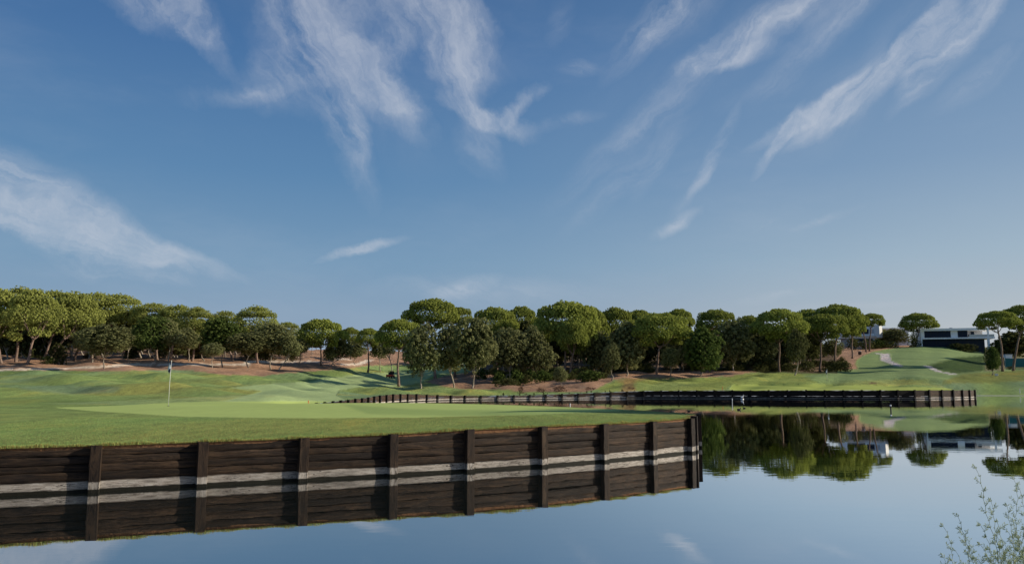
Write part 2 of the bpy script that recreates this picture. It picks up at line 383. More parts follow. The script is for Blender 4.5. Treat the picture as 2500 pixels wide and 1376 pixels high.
# ------------------------------------------------------------------ sleeper walls
def woodmat(name, tone, band, btone):
    m_, nt, out = mat(name)
    uvn = N(nt, 'ShaderNodeUVMap').outputs[0]
    g = N(nt, 'ShaderNodeNewGeometry').outputs[0]; sz = N(nt, 'ShaderNodeSeparateXYZ', {0: g}).outputs[2]
    grain = noise(nt, mapping(nt, uvn, (1.3, 15, 1)), 1.0, 8, .7, .8)
    blot = noise(nt, mapping(nt, uvn, (.9, 2.2, 1)), 1.0, 5, .6, .5)
    fine = noise(nt, uvn, 45.0, 3, .7)
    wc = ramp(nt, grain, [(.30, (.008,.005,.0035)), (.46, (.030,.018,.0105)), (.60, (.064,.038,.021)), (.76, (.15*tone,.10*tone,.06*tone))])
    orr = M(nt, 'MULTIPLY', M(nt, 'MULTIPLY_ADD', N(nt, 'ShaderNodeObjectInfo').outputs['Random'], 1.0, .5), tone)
    wc = N(nt, 'ShaderNodeVectorMath', {0: wc, 1: orr}, operation='MULTIPLY').outputs[0]
    wc = mixc(nt, M(nt, 'MULTIPLY', sstep(nt, blot, .35, .7), .65), wc, (.014*tone,.010*tone,.009*tone), 'MIX')
    wc = mixc(nt, M(nt, 'MULTIPLY', sstep(nt, noise(nt, mapping(nt, uvn, (.5, 3, 1), loc=(7,3,0)), 1.6, 6, .7, 1.2), .62, .74), .6), wc, (.15*tone,.105*tone,.07*tone))
    edge = M(nt, 'ADD', sz, M(nt, 'MULTIPLY', M(nt, 'SUBTRACT', noise(nt, mapping(nt, uvn, (2.0, 14, 1)), 1.0, 6, .7), .5), .085))
    white = ramp(nt, noise(nt, mapping(nt, uvn, (3, 40, 1)), 1.0, 7, .7), [(.28, (.07,.055,.045)), (.42, (.36,.31,.26)), (.55, (.60,.54,.47)), (.75, (.74,.69,.62))])
    white = mixc(nt, sstep(nt, fine, .60, .66), white, (.10,.08,.065))
    vor = N(nt, 'ShaderNodeTexVoronoi', {'Vector': mapping(nt, uvn, (2.1, 7.0, 1)), 'Scale': 1.0, 'Randomness': 1.0}).outputs['Distance']
    white = mixc(nt, M(nt, 'SUBTRACT', 1.0, sstep(nt, vor, .05, .075)), white, (.012,.009,.008))
    white = N(nt, 'ShaderNodeVectorMath', {0: white, 'Scale': M(nt, 'MULTIPLY_ADD', sstep(nt, noise(nt, mapping(nt, uvn, (.8, 5, 1), loc=(3,1,0)), 1.0, 5, .65), .3, .7), .55, .55)}, operation='SCALE').outputs[0]
    hole = N(nt, 'ShaderNodeTexVoronoi', {'Vector': mapping(nt, uvn, (6.5, 13.0, 1)), 'Scale': 1.0, 'Randomness': 1.0}).outputs['Distance']
    clus = sstep(nt, noise(nt, mapping(nt, uvn, (1.1, .6, 1)), 1.0, 2), .5, .62)
    white = mixc(nt, M(nt, 'MULTIPLY', clus, M(nt, 'SUBTRACT', 1.0, sstep(nt, hole, .13, .2))), white, (.012,.009,.008))
    cr_n = noise(nt, mapping(nt, uvn, (.9, 9, 1), loc=(1,9,0)), 1.0, 5, .6, .3)
    crack = M(nt, 'SUBTRACT', 1.0, sstep(nt, M(nt, 'ABSOLUTE', M(nt, 'SUBTRACT', cr_n, .5)), .003, .014))
    wc = mixc(nt, M(nt, 'MULTIPLY', crack, .85), wc, (.003,.002,.002))
    white = mixc(nt, M(nt, 'MULTIPLY', crack, .7), white, (.03,.022,.018))
    white = N(nt, 'ShaderNodeVectorMath', {0: white, 'Scale': btone}, operation='SCALE').outputs[0]
    top_line = M(nt, 'SUBTRACT', 1.0, sstep(nt, edge, band-.015, band+.02))
    wc = mixc(nt, top_line, wc, white)
    wet = M(nt, 'SUBTRACT', 1.0, sstep(nt, edge, .055, .085))
    wc = mixc(nt, wet, wc, (.008,.0075,.004))
    bp = N(nt, 'ShaderNodeBump', {'Height': M(nt, 'ADD', grain, M(nt, 'MULTIPLY', fine, .2)), 'Distance': .03, 'Strength': .9})
    b = N(nt, 'ShaderNodeBsdfPrincipled', {'Base Color': wc, 'Roughness': .75, 'Specular IOR Level': .2, 'Normal': bp.outputs[0]})
    nt.links.new(b.outputs[0], out.inputs[0])
    return m_
m_wood = woodmat('weathered_sleeper_wood', .80, .222, .70)
m_post = woodmat('weathered_post_wood', .72, .212, .70)
m_wood_far = woodmat('far_sleeper_wood', 1.3, .21, .95)
m_wood_shaded = woodmat('shaded_sleeper_wood', .16, .15, .4)  # dark copy: shade of the stretch facing off the sun, put into the colour
m_dark = simple('dark_backing', (.006,.005,.004), .9, .2)

def strip(name, A, B, z0A, z1A, z0B, z1B, thick, parent, nl=18, nh=4, amp=.012, wav=.012, off=0.0, org=(0,0,0), m=m_wood, seed=0):
    """one board: front, top, bottom and end faces between A and B (plan points); real thickness, wavy edges"""
    r = np.random.default_rng(seed); A = np.array(A[:2], float); B = np.array(B[:2], float)
    t = (B-A); L = np.linalg.norm(t); t /= L; nrm = np.array([t[1], -t[0]])     # towards the water when walking left to right
    prof = [(-.5, 1), (-.46, .0)] ; V = []; UV = []
    ring = []
    hs = np.linspace(0, 1, nh+1)
    # ring around the cross section: back bottom, front bottom..front top, back top
    for i in range(nl+1):
        s = i/nl; P = A+t*L*s
        wob = wav*(np.sin(s*5.1+seed)+.6*np.sin(s*13+seed*2.3)+.5*np.sin(s*29+seed*.7)); wob2 = wav*(np.sin(s*4.3+seed*1.7)+.6*np.sin(s*17+seed*1.1))
        zb = z0A+(z0B-z0A)*s+wob2*.6; zt = z1A+(z1B-z1A)*s+wob
        sec = [(-thick, zb)]+[(0, zb+(zt-zb)*h) for h in hs]+[(-thick, zt)]
        for k, (o_, z) in enumerate(sec):
            e = 0
            if 1 <= k <= nh+1:
                h = hs[k-1]; e = -.014*((abs(h-.5)*2)**8)+r.normal()*amp*.2+amp*.4*math.sin(s*7+k*.6+seed)
            p = P+nrm*(o_+e+off); V.append((p[0]-org[0], p[1]-org[1], z-org[2])); UV.append((s*L+seed*3.7, z+seed*.613+(0 if 1 <= k <= nh+1 else .05)))
    c = nh+3; Q = []
    for i in range(nl):
        for k in range(c):
            k2 = (k+1) % c
            Q.append((i*c+k, (i+1)*c+k, (i+1)*c+k2, i*c+k2))
    me = npmesh(name, V, Q, m, False)
    bm = bmesh.new(); bm.from_mesh(me); bm.verts.ensure_lookup_table()
    bm.faces.new([bm.verts[k] for k in range(c)]); bm.faces.new([bm.verts[nl*c+k] for k in range(c)][::-1])
    bmesh.ops.recalc_face_normals(bm, faces=bm.faces)
    uvl = bm.loops.layers.uv.new('UVMap')
    for f_ in bm.faces:
        for l in f_.loops: l[uvl].uv = UV[l.vert.index]
    bm.to_mesh(me); bm.free()
    return link(name, me, parent)
def post_at(P, t, zt, w, dep, parent, org, seed, lift=0.0, zb=-.6, m=None):
    """squared timber post standing on the water side of the boards"""
    t = np.array(t[:2]); t = t/np.linalg.norm(t); nrm = np.array([t[1], -t[0]]); r = np.random.default_rng(seed)
    lv = np.array([zb, 0, .1, .3, .5, .7, .9, 1.0])*1.0; lv = [zb]+[zt*k for k in (0, .12, .26, .4, .6, .8, .97, 1.0)]
    V = []; UV = []; prof = [(-.5,0),(-.47,.93),(-.42,1),(.42,1),(.47,.93),(.5,0)]
    lean = r.normal()*.01
    for i, z in enumerate(lv):
        for k, (a_, b_) in enumerate(prof):
            sc = 1+r.normal()*.015
            p = np.array(P[:2])+t*(a_*w*sc+lean*z)+nrm*(b_*dep*sc-.01)
            zz = z+lift*(i == len(lv)-1)+(r.normal()*.008 if i == len(lv)-1 else 0)
            V.append((p[0]-org[0], p[1]-org[1], zz-org[2])); UV.append((z+seed*2.3, (k/5.)*.4+seed*.71))
    c = len(prof); Q = []
    for i in range(len(lv)-1):
        for k in range(c): Q.append((i*c+k, i*c+(k+1) % c, (i+1)*c+(k+1) % c, (i+1)*c+k))
    me = npmesh('post', V, Q, m or m_post)
    bm = bmesh.new(); bm.from_mesh(me); bm.verts.ensure_lookup_table()
    bm.faces.new([bm.verts[(len(lv)-1)*c+k] for k in range(c)])
    bmesh.ops.recalc_face_normals(bm, faces=bm.faces); uvl = bm.loops.layers.uv.new('UVMap')
    for f_ in bm.faces:
        for l in f_.loops: l[uvl].uv = UV[l.vert.index]
    bm.to_mesh(me); bm.free()
    return link('post', me, parent)

wall1 = empty('retaining_wall', (near_nodes[4][0], near_nodes[4][1], 0))
tag(wall1, 'dark timber sleeper wall with pale waterline band holding up the near green', 'retaining wall')
org = tuple(wall1.location)
NN = [np.array(p) for p in near_nodes]
for i in range(len(NN)-1):
    A, B = NN[i], NN[i+1]
    t = (B-A)[:2]; t /= np.linalg.norm(t)
    A2, B2 = A[:2]+t*.0, B[:2]-t*.0
    hA, hB = A[2]-.06, B[2]-.06
    fr_ = [0.0, .05, .3, .49, .68, .86, 1.0]
    zs = [(-.5, -.5)]+[(.24+(hA-.24)*k, .24+(hB-.24)*k) for k in (0, .26, .51, .76, 1.0)]
    for k in range(5):
        j = rng.normal()*.006
        strip('plank', A2, B2, zs[k][0]+.010, zs[k+1][0], zs[k][1]+.010, zs[k+1][1]-.0, .11, wall1, amp=.012 if k else .006, wav=.007 if k < 4 else .016, off=rng.normal()*.018, org=org, seed=i*7+k+1)
for i in range(len(NN)-1):
    A, B = NN[i], NN[i+1]
    strip('backing_board', A, B, -.5, A[2]-.03, -.5, B[2]-.03, .05, wall1, nl=2, nh=1, amp=0, wav=0, off=-.07, org=org, m=m_dark, seed=i)
for i in range(len(NN)):
    t = (NN[min(i+1, len(NN)-1)]-NN[max(i-1, 0)])[:2]
    post_at(NN[i], t, NN[i][2]+.0, .235, .18, wall1, org, 100+i, lift=.0)
m_soil = simple('bare_soil', (.15,.075,.035), .95, .5, 14, bump=.03)
for i in range(len(NN)-1):
    A, B = NN[i], NN[i+1]; t_ = (B-A)[:2]; t_ /= np.linalg.norm(t_)
    o_ = strip('soil_edge', A, B, A[2]-.12, A[2]+.004, B[2]-.12, B[2]+.004, .06, None, nl=40, nh=3, amp=.016, wav=.0, off=-.012, m=m_soil, seed=40+i); tag(o_, kind='structure')
# the hidden side of the tongue of land, round the tip
post_at(back_curve[0]+np.array([.18,.42,0]), (back_curve[1]-back_curve[0]), 1.17, .2, .2, wall1, org, 131)
for i in range(len(back_curve)-1):
    A, B = back_curve[i], back_curve[i+1]
    strip('board_panel', A, B, -.5, A[2]-.02, -.5, B[2]-.02, .1, wall1, nl=6, nh=3, org=org, seed=200+i)
    if i: post_at(A, (back_curve[i+1]-back_curve[i-1]), A[2], .2, .14, wall1, org, 140+i)

wall2 = empty('retaining_wall', (far_curve[0][0], far_curve[0][1], 0))
tag(wall2, 'long dark timber sleeper wall with posts along the far edge of the pond', 'retaining wall')
org2 = tuple(wall2.location)
FCv = far_curve[:, :]
for i in range(len(FCv)-1):
    # the far shore is walked left to right with the water on its right-hand side as well
    A, B = FCv[i], FCv[i+1]
    zA, zB = A[2]-.02, B[2]-.02; pc = CX+F*(A[0]+B[0])/(A[1]+B[1]); mw = m_wood_shaded if 1545 < pc < 2236 else m_wood_far
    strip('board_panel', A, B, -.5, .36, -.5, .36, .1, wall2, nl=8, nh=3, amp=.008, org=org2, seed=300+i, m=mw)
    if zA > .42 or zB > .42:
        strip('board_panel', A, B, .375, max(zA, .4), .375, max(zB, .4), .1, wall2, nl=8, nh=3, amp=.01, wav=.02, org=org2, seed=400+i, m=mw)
for i in range(len(FCv)):
    t = (FCv[min(i+1, len(FCv)-1)]-FCv[max(i-1, 0)])
    post_at(FCv[i], t, FCv[i][2]+.03+.05*rng.random(), .25, .2, wall2, org2, 500+i, m=m_wood_shaded)
# return of the wall at its right end
for k in range(3):
    A = np.array([[67.7,121,1.1],[68.5,124.5,.9],[68.3,128,.6],[67.8,131.5,.4]])[k:k+2]
    strip('board_panel', A[0], A[1], -.5, A[0][2], -.5, A[1][2], .1, wall2, nl=6, nh=3, org=org2, seed=460+k)

# turf hanging over the near wall
m_blade, nt, out = mat('grass_blade')
rnd = N(nt, 'ShaderNodeAttribute', attribute_name='shade').outputs['Fac']
bc = ramp(nt, rnd, [(0, (.18,.31,.10)), (.45, (.32,.47,.155)), (.78, (.53,.50,.16)), (1, (.24,.12,.045))])
d1 = N(nt, 'ShaderNodeBsdfDiffuse', {'Color': bc}); d2 = N(nt, 'ShaderNodeBsdfTranslucent', {'Color': bc})
ms = N(nt, 'ShaderNodeMixShader', {0: .3, 1: d1.outputs[0], 2: d2.outputs[0]}); nt.links.new(ms.outputs[0], out.inputs[0])
def blades(name, P, hgt, wid, lean, shade, label=None):
    """P (n,3) roots; one narrow triangle-ish quad per blade"""
    k = len(P); a_ = rng.random(k)*2*math.pi; dx = np.stack([np.cos(a_), np.sin(a_), 0*a_], 1)*wid[:, None]*.5
    a2 = rng.random(k)*2*math.pi; tipv = np.stack([np.cos(a2)*lean, np.sin(a2)*lean, hgt], 1)
    V = np.stack([P-dx, P+dx, P+dx*.25+tipv, P-dx*.25+tipv], 1).reshape(-1, 3)
    me = npmesh(name, V, np.arange(4*k).reshape(-1, 4), m_blade)
    at_ = me.attributes.new('shade', 'FLOAT', 'FACE'); at_.data.foreach_set('value', shade.astype(np.float32))
    return link(name, me)
dense = []
for i in range(3, len(NN)-1):
    A, B = NN[i], NN[i+1]; t = (B-A)[:2]; L = np.linalg.norm(t); t /= L; nrm = np.array([t[1], -t[0]])
    k = int(L*2600); s = rng.random(k); back = np.abs(rng.normal(size=k))*.16-.05
    clump = .5+.5*np.sin(s*L*3.1+i)+.4*np.sin(s*L*9.7+2*i)
    XY = A[:2]+s[:, None]*(B-A)[:2]-nrm*back[:, None]
    z = A[2]+s*(B[2]-A[2])
    dense.append(np.c_[XY, z, clump, back])
D = np.concatenate(dense); k = len(D)
h_ = (.02+.05*rng.random(k))*(.6+.6*np.clip(D[:, 3], 0, 1.4))
tg = blades('turf_edge', D[:, :3]-np.array([0,0,.015]), h_, .006+.006*rng.random(k), .035*rng.random(k), np.clip(rng.random(k)*.6+.45*(D[:, 4] < .05), 0, 1))
tag(tg, 'ragged grass fringe growing over the top edge of the near timber wall', 'grass', kind='stuff')
k = 130000; xx = -15+22*rng.random(k); yy = 15.5+13*rng.random(k)**1.3
inn = ~inside(xx, yy, pond); xx, yy = xx[inn], yy[inn]
dd, _, _, _ = nearest(xx, yy, pond); zz = ground_z(xx, yy)
px_, py_ = project(xx, yy, zz); ok = (dd > .1) & (py_ > 1021+ (px_ < 450)*-8 - np.clip((450-px_)/25, 0, 14) - np.clip((px_-1000)/40, 0, 20)); xx, yy, zz = xx[ok], yy[ok], zz[ok]; k = len(xx)
ptch = .5+.5*np.sin(xx/2.1+1.3*np.sin(yy/1.7)+yy/3.)*np.sin(xx/5.3-yy/1.9)
tg = blades('grass', np.stack([xx, yy, zz-.01], 1), .015+.022*rng.random(k), .006+.007*rng.random(k), .02*rng.random(k), np.clip(rng.random(k)*.45+.35*ptch**2, 0, .8))
tag(tg, 'longer grass of the near rough between the green and the timber wall', 'grass', kind='stuff')

# ------------------------------------------------------------------ trees
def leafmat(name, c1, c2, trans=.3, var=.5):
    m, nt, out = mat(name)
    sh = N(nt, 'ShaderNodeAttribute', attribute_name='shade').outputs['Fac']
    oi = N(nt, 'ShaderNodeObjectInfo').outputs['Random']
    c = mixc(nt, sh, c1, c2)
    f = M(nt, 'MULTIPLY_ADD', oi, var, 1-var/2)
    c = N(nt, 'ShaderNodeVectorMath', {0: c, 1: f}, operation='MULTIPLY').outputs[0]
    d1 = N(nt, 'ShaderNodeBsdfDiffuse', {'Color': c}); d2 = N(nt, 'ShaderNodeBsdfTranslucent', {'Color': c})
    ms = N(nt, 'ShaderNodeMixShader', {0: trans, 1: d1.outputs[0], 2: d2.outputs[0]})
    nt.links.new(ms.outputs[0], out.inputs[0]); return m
m_pine = leafmat('pine_needles', (.155,.185,.042), (.42,.46,.105), .34, .25)
m_pine_l = leafmat('sunlit_pine_needles', (.21,.235,.065), (.50,.53,.145), .36, .2)
m_oak = leafmat('oak_leaves', (.10,.112,.045), (.33,.335,.145), .32, .4)
m_oakg = leafmat('dense_oak_leaves', (.05,.08,.02), (.17,.22,.06), .28, .3)
m_olive = leafmat('olive_leaves', (.08,.09,.035), (.18,.18,.075), .3, .3)
m_under = leafmat('underwood_leaves', (.07,.075,.028), (.16,.165,.06), .28, .5)
m_russet = leafmat('russet_leaves', (.12,.07,.05), (.27,.15,.11), .3, .4)
m_ivy = leafmat('ivy_leaves', (.12,.15,.03), (.25,.27,.05), .3, .2)
def barkmat(name, a_, b_):
    m, nt, out = mat(name)
    g = N(nt, 'ShaderNodeTexCoord').outputs['Object']
    n_ = noise(nt, mapping(nt, g, (6, 6, 1.4)), 1.0, 6, .7, .5)
    oi = N(nt, 'ShaderNodeObjectInfo').outputs['Random']
    c = mixc(nt, sstep(nt, n_, .35, .65), a_, b_)
    c = N(nt, 'ShaderNodeVectorMath', {0: c, 1: M(nt, 'MULTIPLY_ADD', oi, .5, .75)}, operation='MULTIPLY').outputs[0]
    bn = N(nt, 'ShaderNodeBump', {'Height': n_, 'Distance': .06})
    b = N(nt, 'ShaderNodeBsdfDiffuse', {'Color': c, 'Normal': bn.outputs[0]}); nt.links.new(b.outputs[0], out.inputs[0]); return m
m_barkp = barkmat('pine_bark', (.14,.09,.07), (.34,.25,.20))
m_barko = barkmat('oak_bark', (.20,.17,.13), (.46,.40,.32))

def leaves(name, C, Nn, size, shade, m):
    k = len(C); r = rng.normal(size=(k, 3)); Nn = Nn+.55*r; Nn /= np.linalg.norm(Nn, axis=1)[:, None]+1e-9
    T = np.cross(Nn, rng.normal(size=(k, 3))); T /= np.linalg.norm(T, axis=1)[:, None]+1e-9; B = np.cross(Nn, T)
    s = (size*(.6+.8*rng.random(k)))[:, None]*.5
    V = np.stack([C-T*s-B*s*.45, C+T*s*.5-B*s*.9, C+T*s+B*s*.5, C-T*s*.4+B*s], 1).reshape(-1, 3)
    me = npmesh(name, V, np.arange(4*k).reshape(-1, 4), m)
    a_ = me.attributes.new('shade', 'FLOAT', 'FACE'); a_.data.foreach_set('value', np.clip(shade, 0, 1).astype(np.float32))
    return me
def fib(k, r):
    i = np.arange(k)+r.random(); z = 1-2*i/k; z = np.clip(z+r.normal(size=k)*.03, -1, 1); a_ = i*2.39996+r.random()*6
    s = np.sqrt(1-z*z); return np.stack([s*np.cos(a_), s*np.sin(a_), z], 1)
def crown_from_blobs(name, blobs, dens, cr, per, leaf, m, zmin=-.35, r=None, stray=.02):
    """blobs: (centre, radii). clumps sit on the outer skin of the union; every clump is a tuft of leaf faces"""
    Cs = []; Ns = []
    Bc = np.array([b[0] for b in blobs]); Br = np.array([b[1] for b in blobs])
    for bi in range(len(blobs)):
        area = (Br[bi][0]*Br[bi][1]+Br[bi][0]*Br[bi][2]+Br[bi][1]*Br[bi][2])/3
        D = fib(max(8, int(dens*area*4)), r); D = D[D[:, 2] > zmin]
        P = Bc[bi]+D*Br[bi]*(.9+.16*r.random(len(D)) if zmin > -.5 else .62+.55*r.random(len(D))**.8)[:, None]
        nn = D/Br[bi]; nn /= np.linalg.norm(nn, axis=1)[:, None]
        okk = np.ones(len(P), bool)
        for bj in range(len(blobs)):
            if bj != bi: okk &= (((P-Bc[bj])/Br[bj])**2).sum(1) > .72
        Cs.append(P[okk]); Ns.append(nn[okk])
    C = np.concatenate(Cs); Nn = np.concatenate(Ns); k = len(C)
    rad = cr*(.5+1.0*r.random(k)**1.3); cs = r.random(k)
    D = r.normal(size=(k, per, 3)); D /= np.linalg.norm(D, axis=2)[:, :, None]
    D = D+Nn[:, None]*.55+np.array([0, 0, .25]); D /= np.linalg.norm(D, axis=2)[:, :, None]
    P = C[:, None]+D*rad[:, None, None]*(.55+.5*r.random((k, per, 1)))*np.array([1, 1, .85])
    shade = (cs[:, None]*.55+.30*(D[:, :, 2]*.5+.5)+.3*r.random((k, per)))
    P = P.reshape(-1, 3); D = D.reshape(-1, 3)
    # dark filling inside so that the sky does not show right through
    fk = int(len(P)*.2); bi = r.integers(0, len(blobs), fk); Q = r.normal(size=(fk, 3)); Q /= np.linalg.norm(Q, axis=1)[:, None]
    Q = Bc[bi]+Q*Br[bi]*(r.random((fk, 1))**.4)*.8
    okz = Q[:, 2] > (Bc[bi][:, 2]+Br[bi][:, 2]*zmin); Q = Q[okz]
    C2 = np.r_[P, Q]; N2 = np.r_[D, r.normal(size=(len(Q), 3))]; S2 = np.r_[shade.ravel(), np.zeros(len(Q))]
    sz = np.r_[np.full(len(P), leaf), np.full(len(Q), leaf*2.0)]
    return leaves(name, C2, N2, sz, S2, m)
def norm_mesh(me):
    """scale so the crown fills x,y in [-.5,.5] and z in [0,1]"""
    k = len(me.vertices); co = np.zeros(k*3, dtype=np.float32); me.vertices.foreach_get('co', co); co = co.reshape(-1, 3)
    lo = np.percentile(co, .3, axis=0); hi = np.percentile(co, 99.7, axis=0)
    co[:, 0] = (co[:, 0]-(lo[0]+hi[0])/2)/(hi[0]-lo[0]); co[:, 1] = (co[:, 1]-(lo[1]+hi[1])/2)/(hi[1]-lo[1]); co[:, 2] = (co[:, 2]-lo[2])/(hi[2]-lo[2])
    me.vertices.foreach_set('co', co.ravel()); me.update(); return me
def pine_set(n_, seed0, zs, m=None):
    res = []
    for vv in range(n_):
        r = np.random.default_rng(seed0+vv); bl = []
        bl.append(((0, 0, 2.1*zs), (4.3, 4.3, 2.2*zs)))
        nb = 14+vv % 3
        for i in range(nb):
            a_ = 2*math.pi*(i+r.random()*.5)/nb; rr = 3.6+.7*r.random(); sz_ = .75+.5*r.random()
            bl.append(((rr*math.cos(a_), rr*math.sin(a_), (1.3+.8*r.random())*zs), (sz_*1.2, sz_*1.2, sz_*.8*zs)))
        for i in range(11):
            a_ = 2*math.pi*(i+r.random()*.6)/11; rr = 2.3+.8*r.random(); sz_ = .85+.4*r.random()
            bl.append(((rr*math.cos(a_), rr*math.sin(a_), (3.15+.2*r.random())*zs), (sz_*1.2, sz_*1.2, sz_*.6)))
        for i in range(5):
            a_ = 2*math.pi*(i+r.random())/5; bl.append(((1.0*math.cos(a_), 1.0*math.sin(a_), 3.85*zs+.12*r.random()), (1.0, 1.0, .5)))
        for i in range(5+vv % 3):     # lobes that hang lower
            a_ = r.random()*6.28; rr = 1.8+1.9*r.random(); sz_ = .75+.5*r.random()
            bl.append(((rr*math.cos(a_), rr*math.sin(a_), (.4+.7*r.random())*zs), (sz_, sz_, sz_*.8)))
        res.append(norm_mesh(crown_from_blobs('pine_crown', bl, 17.0/(.5+.5*zs), .185, 24, .13, m or m_pine, -.38, r)))
    return res
pine_crowns = pine_set(7, 40, 1.0); tall_crowns = pine_set(5, 60, 1.7, m_pine_l)
def oak_set(seed0, nvar, m, flat=1.0, dens=7.0, per=30, nb=17, leaf=.15, gap=.5):
    res = []
    for vv in range(nvar):
        r = np.random.default_rng(seed0+vv); bl = []
        for i in range(nb):
            t_ = i/(nb-1); z = .5+4.2*t_; env = math.sin(math.pi*min(1, .18+.80*t_))**.7
            a_ = i*2.4+r.random(); rr = (1.9*env)*(.45+.65*r.random()); s_ = (.8+.7*r.random())*(.65+.5*env)
            bl.append(((rr*math.cos(a_), rr*math.sin(a_), z*flat), (s_, s_, s_*.85)))
        res.append(norm_mesh(crown_from_blobs('oak_crown', bl, dens, .30, per, leaf, m, -.9, r)))
    return res
oak_crowns = oak_set(80, 6, m_oak)
oakg_crowns = oak_set(95, 3, m_oakg, dens=7.5, per=32, nb=18)
olive_crowns = oak_set(100, 2, m_olive, dens=5.0)
under_crowns = oak_set(110, 4, m_under, dens=3.2, per=30, leaf=.26)
bush_mesh = oak_set(120, 3, m_under, flat=.5, dens=3.2, per=36, nb=9)
russet_mesh = oak_set(130, 2, m_russet, flat=.5, dens=2.0, per=24, nb=8)
green_bush = oak_set(135, 2, m_oakg, flat=.5, dens=3.4, per=36, nb=9)
ivy_mesh = oak_set(140, 1, m_ivy, dens=3)

def place_tree(kind, name, label, cx, w, ty, cb, bx_, by_, d, group=None, seed=1, fork=False, cat='tree', thick=1.0, depth_w=None, base_z=None):
    """cx,w,ty,cb: crown centre column, width, top row, bottom row;  bx_: column of the foot;  d: distance"""
    r = random.Random(seed*13+5)
    X, Y, _ = at(bx_, by_ if by_ else 900, d); z0 = gz(X, Y) if base_z is None else base_z
    Cx, _, zt = at(cx, ty, d); zb = at(cx, cb, d)[2]; Wm = w*d/F*(1.12 if kind == 'pine' else 1.06)
    zb = min(zb, zt-.8)
    root = empty(name, (X, Y, z0)); tag(root, label, cat, group)
    pools = {'pine': pine_crowns, 'oak': oak_crowns, 'dense': oakg_crowns, 'olive': olive_crowns, 'under': under_crowns}
    pool = tall_crowns if (kind == 'pine' and cx < 720) else pools[kind]; me = pool[seed % len(pool)]
    Dm = (depth_w if depth_w else Wm*r.uniform(.9, 1.1))
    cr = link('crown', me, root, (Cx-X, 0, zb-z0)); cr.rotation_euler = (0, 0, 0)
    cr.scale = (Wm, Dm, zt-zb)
    if seed % 2: cr.scale.x *= -1
    # trunk and limbs
    mb = MB(); Ht = zt-z0; ch = zb-z0; top = ch+(zt-zb)*(.45 if kind == 'pine' else .55)
    r0 = (.018*Ht+.07)*thick; off = Cx-X
    cu = r.uniform(-.25, .25)*(1 if kind == 'pine' else 2.2); pts = []; rad = []
    fk = max(ch*.97, .12*Ht) if kind == 'pine' else max(ch*.9, .15*Ht)
    n_ = 9
    for i in range(n_+1):
        t_ = i/n_; z = t_*fk
        pts.append((off*.75*(t_**1.3)+cu*math.sin(t_*math.pi)*.7+.06*math.sin(t_*9+seed), .15*math.sin(t_*4+seed), z-.15*(i == 0)))
        rad.append(r0*(1.35-.35*min(1, t_*8))*(1-.42*t_))
    mb.tube(pts, rad, 9)
    p0 = np.array(pts[-1]); rr = rad[-1]
    nl = r.randint(4, 6)
    for i in range(nl):
        a_ = 2*math.pi*(i+r.random()*.7)/nl; reach = Wm*.5*r.uniform(.35, .68); zz = top-ch*0+r.uniform(-.08, .25)*(zt-zb)
        q_ = np.array([off+math.cos(a_)*reach, math.sin(a_)*reach, zz]); mid = p0*.5+q_*.5+np.array([0, 0, -.06*Ht*r.random()])
        st = p0-np.array([0, 0, fk*.10*r.random()])
        mb.tube([st, st*.5+mid*.5+np.array([0,0,-.02*Ht]), mid, q_], [rr*.7, rr*.55, rr*.42, rr*.16], 6, cap=False)
        q2 = mid+np.array([math.cos(a_+.9)*reach*.4, math.sin(a_+.9)*reach*.4, (zt-zb)*.25]); mb.tube([mid, q2], [rr*.35, rr*.12], 5, cap=False)
    if kind != 'under' and r.random() < .5 and ch > 3:     # a dead snag or two
        a_ = r.random()*6.28; zz = fk*r.uniform(.6, .85); base = np.array(pts[int(n_*.7)])
        mb.tube([base, base+np.array([math.cos(a_)*1.2, math.sin(a_)*1.2, .8])], [rr*.25, rr*.08], 5, cap=False)
    mb.build('trunk', m_barkp if kind == 'pine' else m_barko, root, smooth=True)
    return root

